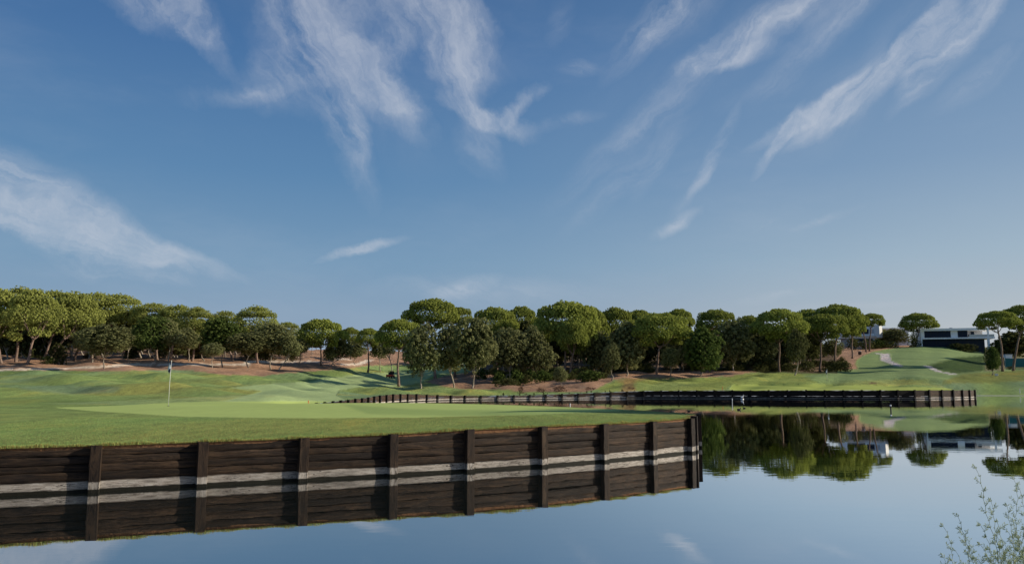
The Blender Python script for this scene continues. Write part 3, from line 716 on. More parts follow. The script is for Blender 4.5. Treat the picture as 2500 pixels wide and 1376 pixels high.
GL = 'umbrella pines of the left grove'
T = [
# kind, label, cx, w, top, crown bottom, foot x, foot y, distance
('pine','umbrella pine at the extreme left edge, its trunk cut by the frame',-5,150,704,826,3,886,150),
('pine','dark-trunked umbrella pine second from the left edge of the grove',52,112,701,812,40,883,156),
('pine','umbrella pine with thick reddish trunk leaning slightly right near the left edge',92,118,706,822,69,887,146),
('pine','umbrella pine with straight pale trunk beside the strongly leaning one on the left',140,112,709,818,107,872,166),
('pine','umbrella pine whose trunk leans strongly to the right over a round bush',182,120,712,822,113,872,160),
('pine','wide umbrella pine behind the pale crooked oak trunk in the left grove',236,130,714,812,179,876,172),
('pine','umbrella pine at the right shoulder where the tall left skyline steps down',296,108,718,792,222,880,176),
('pine','umbrella pine just right of the step in the left skyline',372,104,740,805,384,884,172),
('pine','umbrella pine over the light forked trunks above the near flag',430,104,744,828,416,886,168),
('pine','umbrella pine with drooping pale right flank and dark straight trunk',484,88,749,822,469,884,164),
('pine','umbrella pine hidden from below by a dark round oak, left of the big dome',553,86,759,830,565,884,178),
('pine','big domed umbrella pine standing highest at the right end of the left grove',627,106,747,832,628,886,168),
('pine','small-topped umbrella pine peeping out between two larger domes on the left',705,66,786,830,706,884,196),
('pine','umbrella pine with broad dome and tall bare trunk in the open brown ground',785,112,779,846,785,891,176),
('pine','distant narrow umbrella pine left of the gap in the skyline',857,42,799,842,856,874,225),
('pine','slim umbrella pine beside the bend of the sandy track',899,56,801,845,899,890,200),
('pine','umbrella pine with dark bare trunk standing alone in the shade right of the utility vehicle',975,106,779,850,973,951,152),
('pine','tall umbrella pine with crown reaching left, highest over the middle gap',1052,124,729,806,1062,916,176),
('pine','umbrella pine crown just right of the tall left-reaching one',1118,66,750,800,1110,918,185),
('pine','round umbrella pine above the grey oaks left of centre',1208,104,750,815,1214,914,178),
('pine','smaller umbrella pine between the round one and the giant in the middle',1272,82,748,800,1280,912,188),
('pine','giant umbrella pine with bright lobes hanging low on its right side',1382,146,737,818,1378,900,172),
('pine','umbrella pine lobe hanging lowest in front of the giant in the middle',1400,72,780,846,1390,908,166),
('pine','umbrella pine behind the right flank of the giant',1446,78,751,830,1448,900,186),
('pine','umbrella pine with flat dark-grey underside right of the giant',1505,86,750,818,1510,900,190),
('pine','umbrella pine half hidden behind the forked pale trunk pine',1562,84,757,812,1560,900,196),
('pine','umbrella pine with pale forked trunk rising from the brown bank',1613,134,764,828,1604,911,168),
('pine','small umbrella pine poking above its neighbours right of the forked one',1658,68,754,792,1662,900,205),
('pine','compact umbrella pine above the dense dark green oak',1748,88,756,802,1752,898,195),
('pine','low flat umbrella pine left of the tall straight-trunk pine',1826,66,770,812,1822,896,210),
('pine','umbrella pine with tall straight pale trunk right of centre wood',1900,124,754,816,1902,905,180),
('pine','umbrella pine behind and left of the long cluster on the rise',1968,80,755,800,1972,895,200),
('pine','umbrella pine in front of the cluster with slim slightly curved trunk',2004,110,767,812,2001,895,188),
('pine','highest umbrella pine crowning the cluster before the left house',2046,116,743,798,2037,891,196),
('pine','umbrella pine at the right of the cluster with yellowish drooping foliage',2078,58,760,822,2080,852,225),
('pine','umbrella pine in front of the left house window',2126,56,765,797,2122,846,255),
('pine','lone double-headed umbrella pine on the crest between the two houses',2243,82,764,808,2236,846,272),
('pine','dark umbrella pine overlapping the right end of the white house',2432,94,759,802,2448,903,182),
('pine','umbrella pine rising at the right edge of the picture',2496,92,745,808,2473,895,196),
('pine','thin umbrella pine trunk just left of the pine before the house window',2104,36,768,800,2114,849,252),
# oaks
('oak','low grey-green oak spreading in front of the sandy track on the left',258,120,790,876,256,899,136),
('oak','cork oak with pale crooked trunk beside the low spreading oak',226,82,798,866,223,890,148),
('oak','slim oak with curved trunk between the left grove and the track',317,62,800,858,317,885,158),
('dense','broad dark oak left of the near flag with pale straight trunk',368,92,772,862,380,889,152),
('oak','oak with pale twin trunks right above the near flag',420,72,778,856,411,888,154),
('oak','oak with thin pale stem right of the near flag',462,60,800,860,462,884,160),
('oak','small feathery oak at the edge of the brown slope',520,52,836,880,520,894,142),
('dense','tall dark round oak filling the space left of the big dome',548,96,775,866,543,892,152),
('oak','grey oak with leaning pale trunk at the foot of the big dome',610,92,812,874,606,898,150),
('oak','tall grey oak with open crown right of the big dome',668,110,789,872,660,897,154),
('oak','oak with short dark trunk on the lip of the brown slope',712,56,812,876,680,901,152),
('oak','young oak with straight pale stem behind the brown slope',735,44,826,870,731,887,172),
('oak','dark oak under the right side of the broad bare-trunk pine',828,66,826,878,811,888,180),
('oak','thin oak in the hollow left of the curved track',806,32,844,880,818,889,178),
('oak','dark grey oak in the gap left of the slim track pine',868,50,832,874,866,880,215),
('oak','small oak right of the track bend',928,46,826,874,928,888,205),
('oak','oak with thin bare pole trunk left of the dark-trunk pine',950,38,828,866,956,892,198),
('oak','slender leaning oak behind the dark-trunk pine',1006,48,822,874,1008,890,200),
('oak','tall slender oak clothed low with leaves next to the dark bare trunk pine',1030,84,792,916,1028,956,138),
('oak','dark oak with thin trunk in the shade, second in the row of three',1098,84,788,905,1105,952,146),
('oak','large grey-leaved oak with long pale trunk by the pond wall, third in the row',1158,108,776,908,1152,953,141),
('oak','dark oak right of the row of three with hidden foot',1244,92,800,902,1246,920,158),
('oak','leafy dark oak filling the wood left of the giant pine',1308,96,796,910,1310,926,160),
('oak','small sapling oak with thin stem in front of the bushes',1369,34,894,932,1369,946,140),
('oak','slender light-leaved oak at the corner of the brown bank',1491,44,838,908,1494,925,152),
('oak','dark airy oak behind the corner sapling',1528,88,786,900,1530,915,170),
('oak','oak in shadow immediately left of the forked pine trunk',1455,78,808,905,1456,915,172),
('oak','small thin oak right of the forked pine trunk',1636,46,848,896,1636,911,166),
('oak','tall shadowed oak behind the small thin one',1665,84,802,892,1668,905,182),
('dense','dense dark green oak with rounded lobes standing before the wood',1716,92,796,905,1710,910,164),
('oak','oak in shade right of the dense round oak',1790,90,778,892,1792,903,180),
('oak','tall dull oak left of the tall straight-trunk pine',1850,84,784,890,1848,902,190),
('olive','olive-coloured tree with leaning pale trunk on the brown bank',1946,54,802,884,1939,906,172),
('oak','low oak behind the curved-trunk pine',2032,50,828,868,2028,884,208),
('oak','dark round oak left of the lone double-headed pine',2186,72,801,838,2186,846,285),
('oak','dark oak against the sky between the two houses',2160,44,804,836,2160,847,290),
('dense','narrow dark dense tree at the right end of the fairway',2422,34,845,902,2422,908,166),
('under','broad dark tree behind the right-edge pines',2470,92,808,870,2462,890,225),
('under','dark tree directly right of the white house terrace',2452,50,822,866,2452,875,262),
]
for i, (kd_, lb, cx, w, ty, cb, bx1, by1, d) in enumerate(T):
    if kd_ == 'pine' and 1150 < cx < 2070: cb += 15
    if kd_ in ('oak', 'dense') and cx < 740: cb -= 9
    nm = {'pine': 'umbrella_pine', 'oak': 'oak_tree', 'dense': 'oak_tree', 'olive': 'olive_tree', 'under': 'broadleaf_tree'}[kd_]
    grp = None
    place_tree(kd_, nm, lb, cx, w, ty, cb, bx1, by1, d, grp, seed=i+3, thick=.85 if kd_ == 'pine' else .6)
# ivy column on the lone pine
# trees deep in the woods, which nothing tells apart
sky_px = [-400,0,100,300,345,360,470,520,560,590,680,690,730,740,830,845,900,920,930,1020,1060,1100,1170,1250,1310,1380,1450,1500,1560,1610,1680,1740,1790,1850,1900,1960,2050,2100]
sky_py = [715,712,714,730,742,752,760,770,775,775,800,808,808,800,815,818,822,850,850,835,800,790,775,770,770,765,765,770,775,780,785,780,785,782,776,770,765,785]
def filler(n_, x0, x1, d0_, d1_, label, group, seed0, drop=(8, 40), wr=(60, 110), kind='under'):
    r = random.Random(seed0)
    for i in range(n_):
        px = x0+(x1-x0)*(i+r.random())/n_; d = r.uniform(d0_, d1_); X, Y, _ = at(px, 880, d); z = gz(X, Y)
        top = float(np.interp(px, sky_px, sky_py))+r.uniform(*drop); w = r.uniform(*wr)*170/d
        py0 = project(X, Y, z)[1]
        place_tree(kind, 'broadleaf_tree', label, px, w, top, py0-r.uniform(10, 38), px+r.uniform(-6, 6), None, d, group, seed=seed0+i, thick=.75)
filler(20, -330, 345, 172, 200, 'shadowed tree deep in the wood behind the left grove', 'shadowed trees behind the left grove', 1000)
filler(16, -330, 345, 205, 245, 'shadowed tree deep in the wood behind the left grove', 'shadowed trees behind the left grove', 1050, drop=(12,40))
filler(13, 340, 720, 180, 205, 'dim tree deep behind the pines above the near flag', 'dim trees behind the pines above the near flag', 1100, drop=(8,35))
filler(10, 340, 740, 210, 250, 'dim tree deep behind the pines above the near flag', 'dim trees behind the pines above the near flag', 1150, drop=(12,30))
filler(11, 735, 1060, 225, 290, 'distant tree in the hollow behind the sandy track', 'distant trees in the hollow', 1200, drop=(18,40), wr=(45,75))
filler(14, 1130, 1480, 182, 205, 'dark tree deep in the wood behind the giant pine', 'dark trees behind the giant pine', 1300)
filler(12, 1180, 1560, 208, 240, 'dark tree deep in the wood behind the giant pine', 'dark trees behind the giant pine', 1350, drop=(5,30))
filler(16, 1500, 1990, 195, 215, 'dark tree deep in the wood right of the forked pine', 'dark trees right of the forked pine', 1400)
filler(14, 1500, 2010, 220, 255, 'dark tree deep in the wood right of the forked pine', 'dark trees right of the forked pine', 1450, drop=(8,30))
# trees beyond the right-hand edge of the frame, throwing shade on the near green
for i, (X, Y, h_, w_) in enumerate([(46,32.5,18.5,5.0),(50,36.5,19.5,5.5),(58,34.0,21,6),(66,47,22,10),(58,52,20,9)]):
    z0 = gz(X, Y)
    root = empty('umbrella_pine', (X, Y, z0)); tag(root, 'umbrella pine on the right bank outside the picture', 'tree', 'pines on the right bank')
    c_ = link('crown', pine_crowns[i % 7], root, (0, 0, h_*.55)); c_.scale = (w_, w_, h_*.45)
    mb = MB(); mb.tube([(0,0,-.2),(.2,.1,h_*.3),(0,0,h_*.6),(.3,0,h_*.75)], [.42,.32,.25,.1], 9)
    for k in range(5): mb.tube([(0,0,h_*.58),(math.cos(k*1.26)*w_*.15,math.sin(k*1.26)*w_*.15,h_*.66),(math.cos(k*1.26)*w_*.3,math.sin(k*1.26)*w_*.3,h_*.78)], [.16,.1,.04], 6)
    mb.build('trunk', m_barkp, root, smooth=True)

# undergrowth: bushes one can tell apart, then scrub of the wood's edge
def bush(pool, name, label, px, w, ty, by1, d, group=None, seed=0, cat='bush'):
    X, Y, _ = at(px, by1, d); z0 = gz(X, Y); zt = at(px, ty, d)[2]; Wm = w*d/F
    o = link(name, pool[seed % len(pool)], None, (X, Y, z0-.15)); o.scale = (Wm*(1 if seed % 2 else -1), Wm*.9, max(.3, zt-z0+.15)); tag(o, label, cat, group); return o
bush(green_bush, 'bush', 'round dark green bush at the feet of the leaning pines', 116, 34, 868, 891, 146, seed=1)
bush(bush_mesh, 'bush', 'small bush on the brown ground left of the pale crooked trunk', 142, 40, 836, 882, 150, seed=2)
bush(bush_mesh, 'bush', 'dark low wide bush in the shade beside the pond-side oaks', 1240, 76, 922, 950, 143, seed=0)
bush(green_bush, 'bush', 'large olive green bush below the giant pine', 1440, 70, 902, 936, 146, seed=1)
bush(green_bush, 'bush', 'bush with lighter leaves left of the sapling', 1322, 54, 902, 938, 148, seed=2)
bush(russet_mesh, 'bush', 'reddish leafless bush furthest left above the far wall', 1272, 18, 938, 955, 128, seed=0)
bush(russet_mesh, 'bush', 'low reddish bush left of the sapling stem', 1321, 24, 944, 957, 126, seed=1)
bush(russet_mesh, 'bush', 'widest reddish bush at the foot of the sapling', 1366, 44, 940, 957, 126, seed=2)
bush(russet_mesh, 'bush', 'reddish brown bush right of the sapling', 1441, 28, 942, 956, 127, seed=3)
bush(russet_mesh, 'bush', 'small reddish bush on the orange bare patch', 1541, 20, 943, 955, 126, seed=1)
bush(green_bush, 'bush', 'clipped round bush beside the paved path before the house', 2049, 12, 838, 851, 240, seed=1)
bush(bush_mesh, 'bush', 'dark spreading bush in front of the terrace pillar', 2366, 58, 838, 866, 262, seed=0)
bush(bush_mesh, 'bush', 'olive bush below the middle of the white house', 2335, 46, 836, 856, 265, seed=1)
bush(bush_mesh, 'bush', 'low dark bush on the crest left of the lone pine', 2150, 60, 829, 852, 268, seed=2)
bush(bush_mesh, 'bush', 'dark bush between the lone pine and the white house', 2262, 26, 828, 848, 275, seed=3)
bush(ivy_mesh, 'climbing_ivy', 'bright yellow-green ivy wrapped round the lone pine on the crest', 2233, 15, 806, 845, 271, seed=1, cat='ivy')
bush(bush_mesh, 'bush', 'bush left of the two trunks below the left white house', 2082, 40, 823, 852, 262, seed=1)
bush(bush_mesh, 'bush', 'bush between trunks right below the left white house window', 2118, 34, 827, 852, 263, seed=2)
bush(green_bush, 'bush', 'low bush at the right corner of the left white house', 2142, 30, 825, 852, 266, seed=0)
r = random.Random(5)
for i in range(64):
    px = r.uniform(1168, 1475); d = r.uniform(152, 185); by1 = 925
    bush(bush_mesh if r.random() < .6 else green_bush, 'bush', 'bush in the tangled undergrowth below the giant pine', px, r.uniform(22, 48), project(*at(px, 900, d))[1]-r.uniform(-6, 14)+8, by1, d, 'undergrowth below the giant pine', seed=r.randint(0, 9))
for i in range(60):
    px = r.uniform(1480, 2075); d = r.uniform(180, 205)
    X, Y, _ = at(px, 900, d); pyg = project(X, Y, gz(X, Y))[1]
    bush(bush_mesh, 'bush', 'bush in the dark undergrowth behind the brown bank', px, r.uniform(26, 60), pyg-r.uniform(10, 34), 900, d, 'undergrowth behind the brown bank', seed=r.randint(0, 9))
for i in range(26):
    px = -330+i*42+r.uniform(-15, 15); d = r.uniform(236, 262)
    X, Y, _ = at(px, 880, d); pyg = project(X, Y, gz(X, Y))[1]
    bush(bush_mesh, 'bush', 'tall dark thicket bush closing the view behind the left grove', px, r.uniform(55, 80), pyg-r.uniform(28, 44), 880, d, 'thicket behind the left grove', seed=r.randint(0, 9))
for i in range(24):
    px = 1185+i*36+r.uniform(-12, 12); d = r.uniform(222, 246)
    X, Y, _ = at(px, 880, d); pyg = project(X, Y, gz(X, Y))[1]
    bush(bush_mesh, 'bush', 'tall dark thicket bush closing the view through the middle wood', px, r.uniform(50, 75), pyg-r.uniform(28, 44), 880, d, 'thicket behind the middle wood', seed=r.randint(0, 9))
for i in range(30):
    px = r.uniform(-200, 720); d = r.uniform(178, 230)
    X, Y, _ = at(px, 880, d); pyg = project(X, Y, gz(X, Y))[1]
    bush(bush_mesh, 'bush', 'bush in the deep shade behind the left grove', px, r.uniform(26, 60), pyg-r.uniform(10, 28), 880, d, 'undergrowth behind the left grove', seed=r.randint(0, 9))
for i in range(14):
    px = r.uniform(2070, 2250) if i < 7 else r.uniform(2400, 2560); d = r.uniform(265, 290) if i < 7 else r.uniform(205, 260)
    X, Y, _ = at(px, 850, d); pyg = project(X, Y, gz(X, Y))[1]
    bush(bush_mesh, 'bush', 'low hedge bush on the crest left of the white house' if i < 7 else 'shadowed bush behind the right-edge pines', px, r.uniform(26, 44), pyg-r.uniform(8, 20), 850, d, 'hedge bushes on the crest' if i < 7 else 'shadowed bushes at the right edge', seed=i)
# tiny plants set along the top of the far wall
for i in range(20):
    px = 1228+i*16.5+r.uniform(-4, 4); X, Y, _ = at(px, 956, 120)
    px += r.uniform(-9, 9); j = int(np.argmin(abs(CX+F*far_curve[:, 0]/far_curve[:, 1]-px))); Y = far_curve[j][1]+.9; X = (px-CX)/F*Y; z = gz(X, Y)
    o = link('young_plant', (bush_mesh+russet_mesh)[i % 5], None, (X, Y, z-.03)); s_ = r.uniform(.14, .34); o.scale = (s_, s_, s_*1.3)
    tag(o, 'tiny dark plant in the row along the top of the far wall', 'plant', 'young plants along the far wall')

# ------------------------------------------------------------------ small things
m_white = simple('white_paint', (.78,.77,.74), .5, .06)
m_blackp = simple('black_paint', (.02,.02,.022), .5, .1)
m_blue = simple('navy_cloth', (.02,.03,.09), .8, .1)
m_cloth = simple('white_cloth', (.62,.66,.74), .85, .08)
m_red = simple('red_paint', (.75,.09,.04), .45, .1)
m_orange = simple('orange_paint', (.75,.2,.06), .5, .08)
m_glass = simple('dark_window_glass', (.012,.022,.045), .3, .1, spec=.12)
m_render = simple('white_render', (.96,.96,.97), .7, .03, .8)
m_shade = simple('grey_render', (.5,.51,.54), .8, .08)
m_tyre = simple('tyre_rubber', (.02,.02,.02), .9, .1)
m_net = simple('turquoise_net', (.03,.15,.17), .8, .15)
m_feather = simple('white_feather', (.8,.8,.8), .8, .05)
m_duck = simple('dark_feather', (.03,.025,.02), .7, .3)
m_metal = simple('pale_metal', (.55,.55,.53), .4, .1, metal=.3)

def flag_thing(px, by1, d, hgt, label, hang=True, s=1.0):
    X, Y, _ = at(px, by1, d); z0 = gz(X, Y)
    root = empty('golf_flag', (X, Y, z0)); tag(root, label, 'flag')
    mb = MB(); mb.tube([(0,0,-.05),(.01,0,hgt*.5),(.045*s,0,hgt)], [.014*s,.012*s,.010*s], 8); mb.build('pole', m_white, root, smooth=True)
    mb = MB(); mb.tube([(0,0,.0),(0,0,.018)], [.06,.06], 14); mb.build('hole_cup', m_blackp, root)
    mb = MB(); mb.ell((.045*s,0,hgt+.015), (.022,.022,.03)); mb.build('pole_tip', m_white, root, smooth=True)
    # cloth hanging limp in folds beside the pole
    nu, nv = 14, 16; W0, H0 = .17*s, .46*s
    def cloth(name, v0, v1, m, yo=0.0):
        V = []; Q = []
        for j in range(nv+1):
            v_ = v0+(v1-v0)*j/nv
            for i in range(nu+1):
                u_ = i/nu; fold = math.sin(u_*9+v_*2)*.028*s*(.3+v_)
                x = .03*s-u_*W0*(.55+.25*math.sin(v_*4)+.1*v_); z = hgt-.02-v_*H0-u_*u_*.12*s
                V.append((x+.012*math.sin(v_*7), fold+yo, z))
        for j in range(nv):
            for i in range(nu): a_ = j*(nu+1)+i; Q.append((a_, a_+1, a_+nu+2, a_+nu+1))
        link(name, npmesh(name, V, Q, m, True), root)
    cloth('flag_cloth', 0, .72, m_cloth); cloth('flag_hem', .72, 1.0, m_blue)
    mb = MB(); mb.box(-.015*s, .035*s, -.02, .02, hgt-.16, hgt-.01); mb.build('flag_sleeve', m_blue, root)
    return root
Xf, Yf, _ = at(411, 990, 41)
flag_thing(411, 990, 41, 2.2, 'white flagstick with limp blue and white flag on the near green')
flag_thing(2020, 940, 150, 2.1, 'distant white flagstick with small pale flag on the far green', s=1.6)

def stake(px, by1, d, h_, m, label, w_=.05, water=False, mtop=None, group=None):
    X, Y, _ = at(px, by1, d)
    if water: X, Y = on_water(px, by1); z0 = 0
    else: z0 = gz(X, Y)
    root = empty('marker_stake', (X, Y, z0)); tag(root, label, 'stake', group)
    mb = MB(); mb.tube([(0,0,-.4),(0,0,h_*.96),(0,0,h_)], [w_/2,w_/2,w_*.2], 8); mb.build('stake_body', m, root, smooth=False)
    mb = MB(); mb.tube([(0,0,h_*.7),(0,0,h_*.9)], [w_*.56,w_*.56], 8); mb.build('stake_band', mtop or m_white, root)
    return root
stake(753, 981, 62, .33, m_orange, 'orange-red hazard stake at the left end of the far timber wall', .06, mtop=m_orange)
stake(1764, 950, 120, .55, m_orange, 'thin orange-red stake on the grass above the dark far wall', .07, mtop=m_orange)
stake(2490, 958, 144, .85, m_white, 'white stake on the grassy shore near the right edge', .12)
stake(1392, 992, None or 80, .30, m_white, 'white stake standing in the channel behind the near green', .07, water=True)
stake(1788, 986, 90, .62, m_metal, 'thin white stake in the water before the dark far wall', .07, water=True)
stake(2175, 1001, 70, .50, m_blackp, 'black stake with white top standing alone in the open water', .12, water=True, mtop=m_white)

# white bird by the wall
X, Y = on_water(1812, 974); X, Y = X, Y
hr = empty('water_bird', (X, Y, 0)); tag(hr, 'small white bird perched on a stub just before the dark far wall', 'bird')
sc = bpy.data.meshes.new('bird_body'); ob = link('bird_body', sc, hr)
bm = bmesh.new()
pts_ = [(0,0,.30),(.10,0,.33),(-.10,0,.27),(-.2,0,.24),(.15,0,.42),(.13,0,.5),(.17,0,.57),(.25,0,.56)]
sk = bm.verts.layers.skin.verify(); vb = [bm.verts.new(p) for p in pts_]
for v_, rr in zip(vb, (.09,.085,.08,.03,.035,.028,.04,.012)): v_[sk].radius = (rr, rr)
vb[0][sk].use_root = True
for a_, b_ in ((0,1),(0,2),(2,3),(1,4),(4,5),(5,6),(6,7)): bm.edges.new((vb[a_], vb[b_]))
bm.to_mesh(sc); bm.free(); sc.materials.append(m_feather); ob.modifiers.new('skin', 'SKIN'); ob.modifiers.new('sub', 'SUBSURF').levels = 1
for sx in (-.02, .03):
    mb = MB(); mb.tube([(sx,.02*(1 if sx > 0 else -1),.12),(sx,.02*(1 if sx > 0 else -1),.24)], .01, 6); mb.build('leg', m_blackp, hr)
pst = empty('perch', (X, Y, 0)); tag(pst, 'pale floating perch under the white bird', 'perch')
mb = MB(); mb.tube([(0,0,-.1),(0,0,.06),(0,0,.12)], [.26,.22,.12], 12); mb.build('float', m_metal, pst, smooth=True)

# ducks on the water
def duck(px, py, rz, label, s=1.0):
    X, Y = on_water(px, py); root = empty('duck', (X, Y, 0), rz); tag(root, label, 'duck')
    me = bpy.data.meshes.new('duck_body'); ob = link('duck_body', me, root); bm = bmesh.new()
    P = [(0,0,.05),(.12,0,.06),(-.13,0,.06),(-.22,0,.10),(.17,0,.14),(.18,0,.2),(.24,0,.19)]
    sk = bm.verts.layers.skin.verify(); vb = [bm.verts.new([c*s for c in p]) for p in P]
    for v_, rr in zip(vb, (.09,.08,.07,.02,.04,.045,.015)): v_[sk].radius = (rr*s, rr*s)
    vb[0][sk].use_root = True
    for a_, b_ in ((0,1),(0,2),(2,3),(1,4),(4,5),(5,6)): bm.edges.new((vb[a_], vb[b_]))
    bm.to_mesh(me); bm.free(); me.materials.append(m_duck); ob.modifiers.new('skin', 'SKIN'); ob.modifiers.new('sub', 'SUBSURF').levels = 1
    mb = MB(); mb.ell((-.02*s,0,.1*s), (.15*s,.085*s,.045*s)); mb.build('wing', m_duck, root, smooth=True)
duck(1641, 1007, .3, 'dark duck floating just off the tip of the near green', 1.0)
duck(1682, 1004, 2.5, 'tiny dark duck right of the one off the green', .6)
duck(1804, 1000, .1, 'dark duck in open water under the white bird', .8)
duck(1817, 996, 3.0, 'second dark duck in open water, slightly farther off', .6)

# utility vehicle on the fairway
X, Y, _ = at(953, 927, 188); z0 = gz(X, Y)
cart = empty('utility_vehicle', (X, Y, z0), R(-12)); tag(cart, 'small red utility vehicle with dark cab seen from behind on the shaded fairway', 'utility vehicle')
mb = MB(); mb.box(-.62,.62,-1.2,-.0,.42,.82); mb.build('cargo_bed', m_red, cart, bevel=.05)
mb = MB(); mb.box(-.6,.6,.02,1.25,.4,.78); mb.build('body', m_red, cart, bevel=.08)
mb = MB(); mb.box(-.55,.55,-1.0,1.2,.28,.42); mb.build('chassis', m_blackp, cart)
mb = MB(); mb.box(-.58,.58,-.05,.95,1.62,1.7); mb.build('roof', m_blackp, cart, bevel=.03)
for sx in (-.54, .54):
    for sy in (-.0, .88):
        mb = MB(); mb.tube([(sx,sy,.75),(sx*.98,sy,1.63)], .03, 6); mb.build('roof_post', m_blackp, cart)
    for sy in (-.75, .9):
        wh = empty('wheel', (sx*1.08, sy, .27)); wh.parent = cart
        mb = MB(); n2 = 18
        mb.tube([(-.11,0,0),(-.1,0,0),(.1,0,0),(.11,0,0)], [.2,.27,.27,.2], 18); mb.build('tyre', m_tyre, wh, smooth=False)
        mb = MB(); mb.tube([(-.12,0,0),(.12,0,0)], .11, 12); mb.build('rim', m_metal, wh)
mb = MB(); mb.box(-.5,.5,.1,.5,.78,.92); mb.box(-.5,.5,.05,.14,.9,1.3); mb.build('seat', m_blackp, cart, bevel=.03)
mb = MB(); mb.box(-.5,.5,.93,.95,.85,1.55); mb.build('windscreen', m_glass, cart)
for sx in (-.5, .5):
    mb = MB(); mb.box(sx-.06, sx+.06, -1.225, -1.2, .6, .7); mb.build('tail_light', m_orange, cart)

# ------------------------------------------------------------------ houses
def house_right():
    d = 268; m_px = d/F
    X, Y, _ = at(2338, 845, d); z0 = at(2338, 846, d)[2]
    root = empty('modern_house', (X, Y, z0), R(-17)); tag(root, 'long white two-storey modern house with dark window bands and terrace on the crest', 'house')
    w2 = 81*m_px; zt = (846-801)*m_px; zf = (846-825)*m_px; sl = .42; D = 9
    def B(name, x0, x1, y0, y1, z0_, z1_, m, parent=root, bevel=0): mb = MB(); mb.box(x0, x1, y0, y1, z0_, z1_); return mb.build(name, m, parent, bevel=bevel)
    B('roof', -w2, w2, -.6, D, zt-.75, zt, m_render)
    B('floor_slab', -w2+.45, w2, -.6, D, zf-.25, zf+.22, m_render)
    B('wall', -w2, -w2+.42, -.58, D, -2, zt-.752, m_render)
    B('pillar', w2-1.9-.35, w2-1.9+.35, -.57, -.1, -2, zf-.252, m_render); B('pillar', w2-1.9-.25, w2-1.9+.25, -.57, -.1, zf+.222, zt-.752, m_render)
    xa = -w2+1.0
    B('wall', -w2+.43, w2-7.6, .5, D-.5, zf+.222, zt-.752, m_render)
    B('wall', w2-7.58, w2-2.6, 3.6, D-.4, zf+.222, zt-.752, m_shade)
    zz0, zz1 = zf+.24, zt-.77
    W1 = B('window', -w2+1.3, -w2+1.3+59*m_px/1.0*.99, .42, .498, zz0, zz1, m_glass)
    for k in (1, 2, 3):
        xx = -w2+1.3+k*59*m_px*.99/4; B('window_frame', xx-.03, xx+.03, .39, .419, zz0, zz1, m_blackp, W1)
    W2 = B('window', w2-7.6-3.9-1.6+2.6, w2-7.6-.05, .42, .498, zz0, zz1, m_glass)
    B('window_frame', w2-9.2, w2-9.14, .39, .419, zz0, zz1, m_blackp, W2)
    B('door', w2-6.0, w2-5.0, 3.54, 3.598, zz0, zz1-.2, m_glass)
    B('railing', w2-7.4, w2-.15, -.5, -.46, zf+.23, zf+1.1, m_metal).data.materials[0] = m_metal
    B('lower_storey', -w2+.6, w2-2.6, 1.5, D-.3, -2, zf-.252, m_glass)
    for k in range(7):
        xx = -w2+2+k*3.0; B('window_frame', xx-.04, xx+.04, 1.44, 1.498, -.5, zf-.26, m_blackp)
    B('terrace_chair', w2-7.0, w2-6.4, 1.2, 1.8, zf+.23, zf+.65, m_blackp); B('chimney', -1.2, -.4, 4, 4.8, zt+.002, zt+.5, m_shade)
    return root
hr_ = house_right()
for o in list(hr_.children):
    if o.name.startswith('terrace_chair'): bpy.data.objects.remove(o)
# terrace table and chair stand-alone
def local(root, x, y, z):
    from mathutils import Matrix, Vector
    v_ = Matrix.Rotation(root.rotation_euler.z, 3, 'Z') @ Vector((x, y, z)); return (root.location.x+v_.x, root.location.y+v_.y, root.location.z+v_.z)
zf_ = (846-825)*268/F+.222; w2_ = 81*268/F
for k, xx in enumerate((-6.9, -4.0)):
    c_ = empty('terrace_chair', local(hr_, w2_+xx, 1.3, zf_), R(20+50*k)); tag(c_, ('dark chair on the left of the white house terrace', 'dark chair nearer the pillar on the white house terrace')[k], 'chair')
    mb = MB(); mb.box(-.3,.3,-.3,.3,.38,.46); mb.build('seat', m_blackp, c_); mb = MB(); mb.box(-.3,.3,.25,.31,.462,.95); mb.build('backrest', m_blackp, c_)
    for sx in (-.27,.27):
        for sy in (-.27,.27): mb = MB(); mb.box(sx-.025,sx+.025,sy-.025,sy+.025,0,.379); mb.build('leg', m_blackp, c_)

d = 285; mp = d/F
X, Y, _ = at(2105, 835, d); z0 = at(2105, 836, d)[2]
h2 = empty('modern_house', (X, Y, z0), R(-8)); tag(h2, 'white modern house half hidden behind pine trunks left of the crest', 'house')
def B2(name, a_, b_, y0, y1, c_, e_, m, parent=None):
    mb = MB(); mb.box((a_-2105)*mp, (b_-2105)*mp, y0, y1, (836-e_)*mp, (836-c_)*mp); return mb.build(name, m, parent or h2)
B2('wall', 2055, 2151, 0, 10, 825, 795, m_render).name = 'wall'
mb = MB(); mb.box(-.95, .95, -.2, 6, (836-824)*mp, (836-793)*mp); o_ = mb.build('wall', m_white, h2, ((2147-2105)*mp, -.6, 0)); o_.rotation_euler.z = R(45)
W_ = B2('window', 2104, 2121, -.09, -.002, 815, 803, m_glass); B2('window_frame', 2121.2, 2122.2, -.12, -.003, 815, 803, m_white, W_)
B2('window', 2123, 2139, -.09, -.002, 814, 803, m_shade)
B2('floor_slab', 2055, 2139.5, -.8, 9, 821, 818, m_white)
B2('window', 2060, 2100, -.09, -.002, 817, 806, m_glass)
B2('lower_storey', 2070, 2136, .4, 9, 850, 825.3, m_shade)
B2('window', 2078, 2130, .3, .398, 833, 826.5, m_glass)
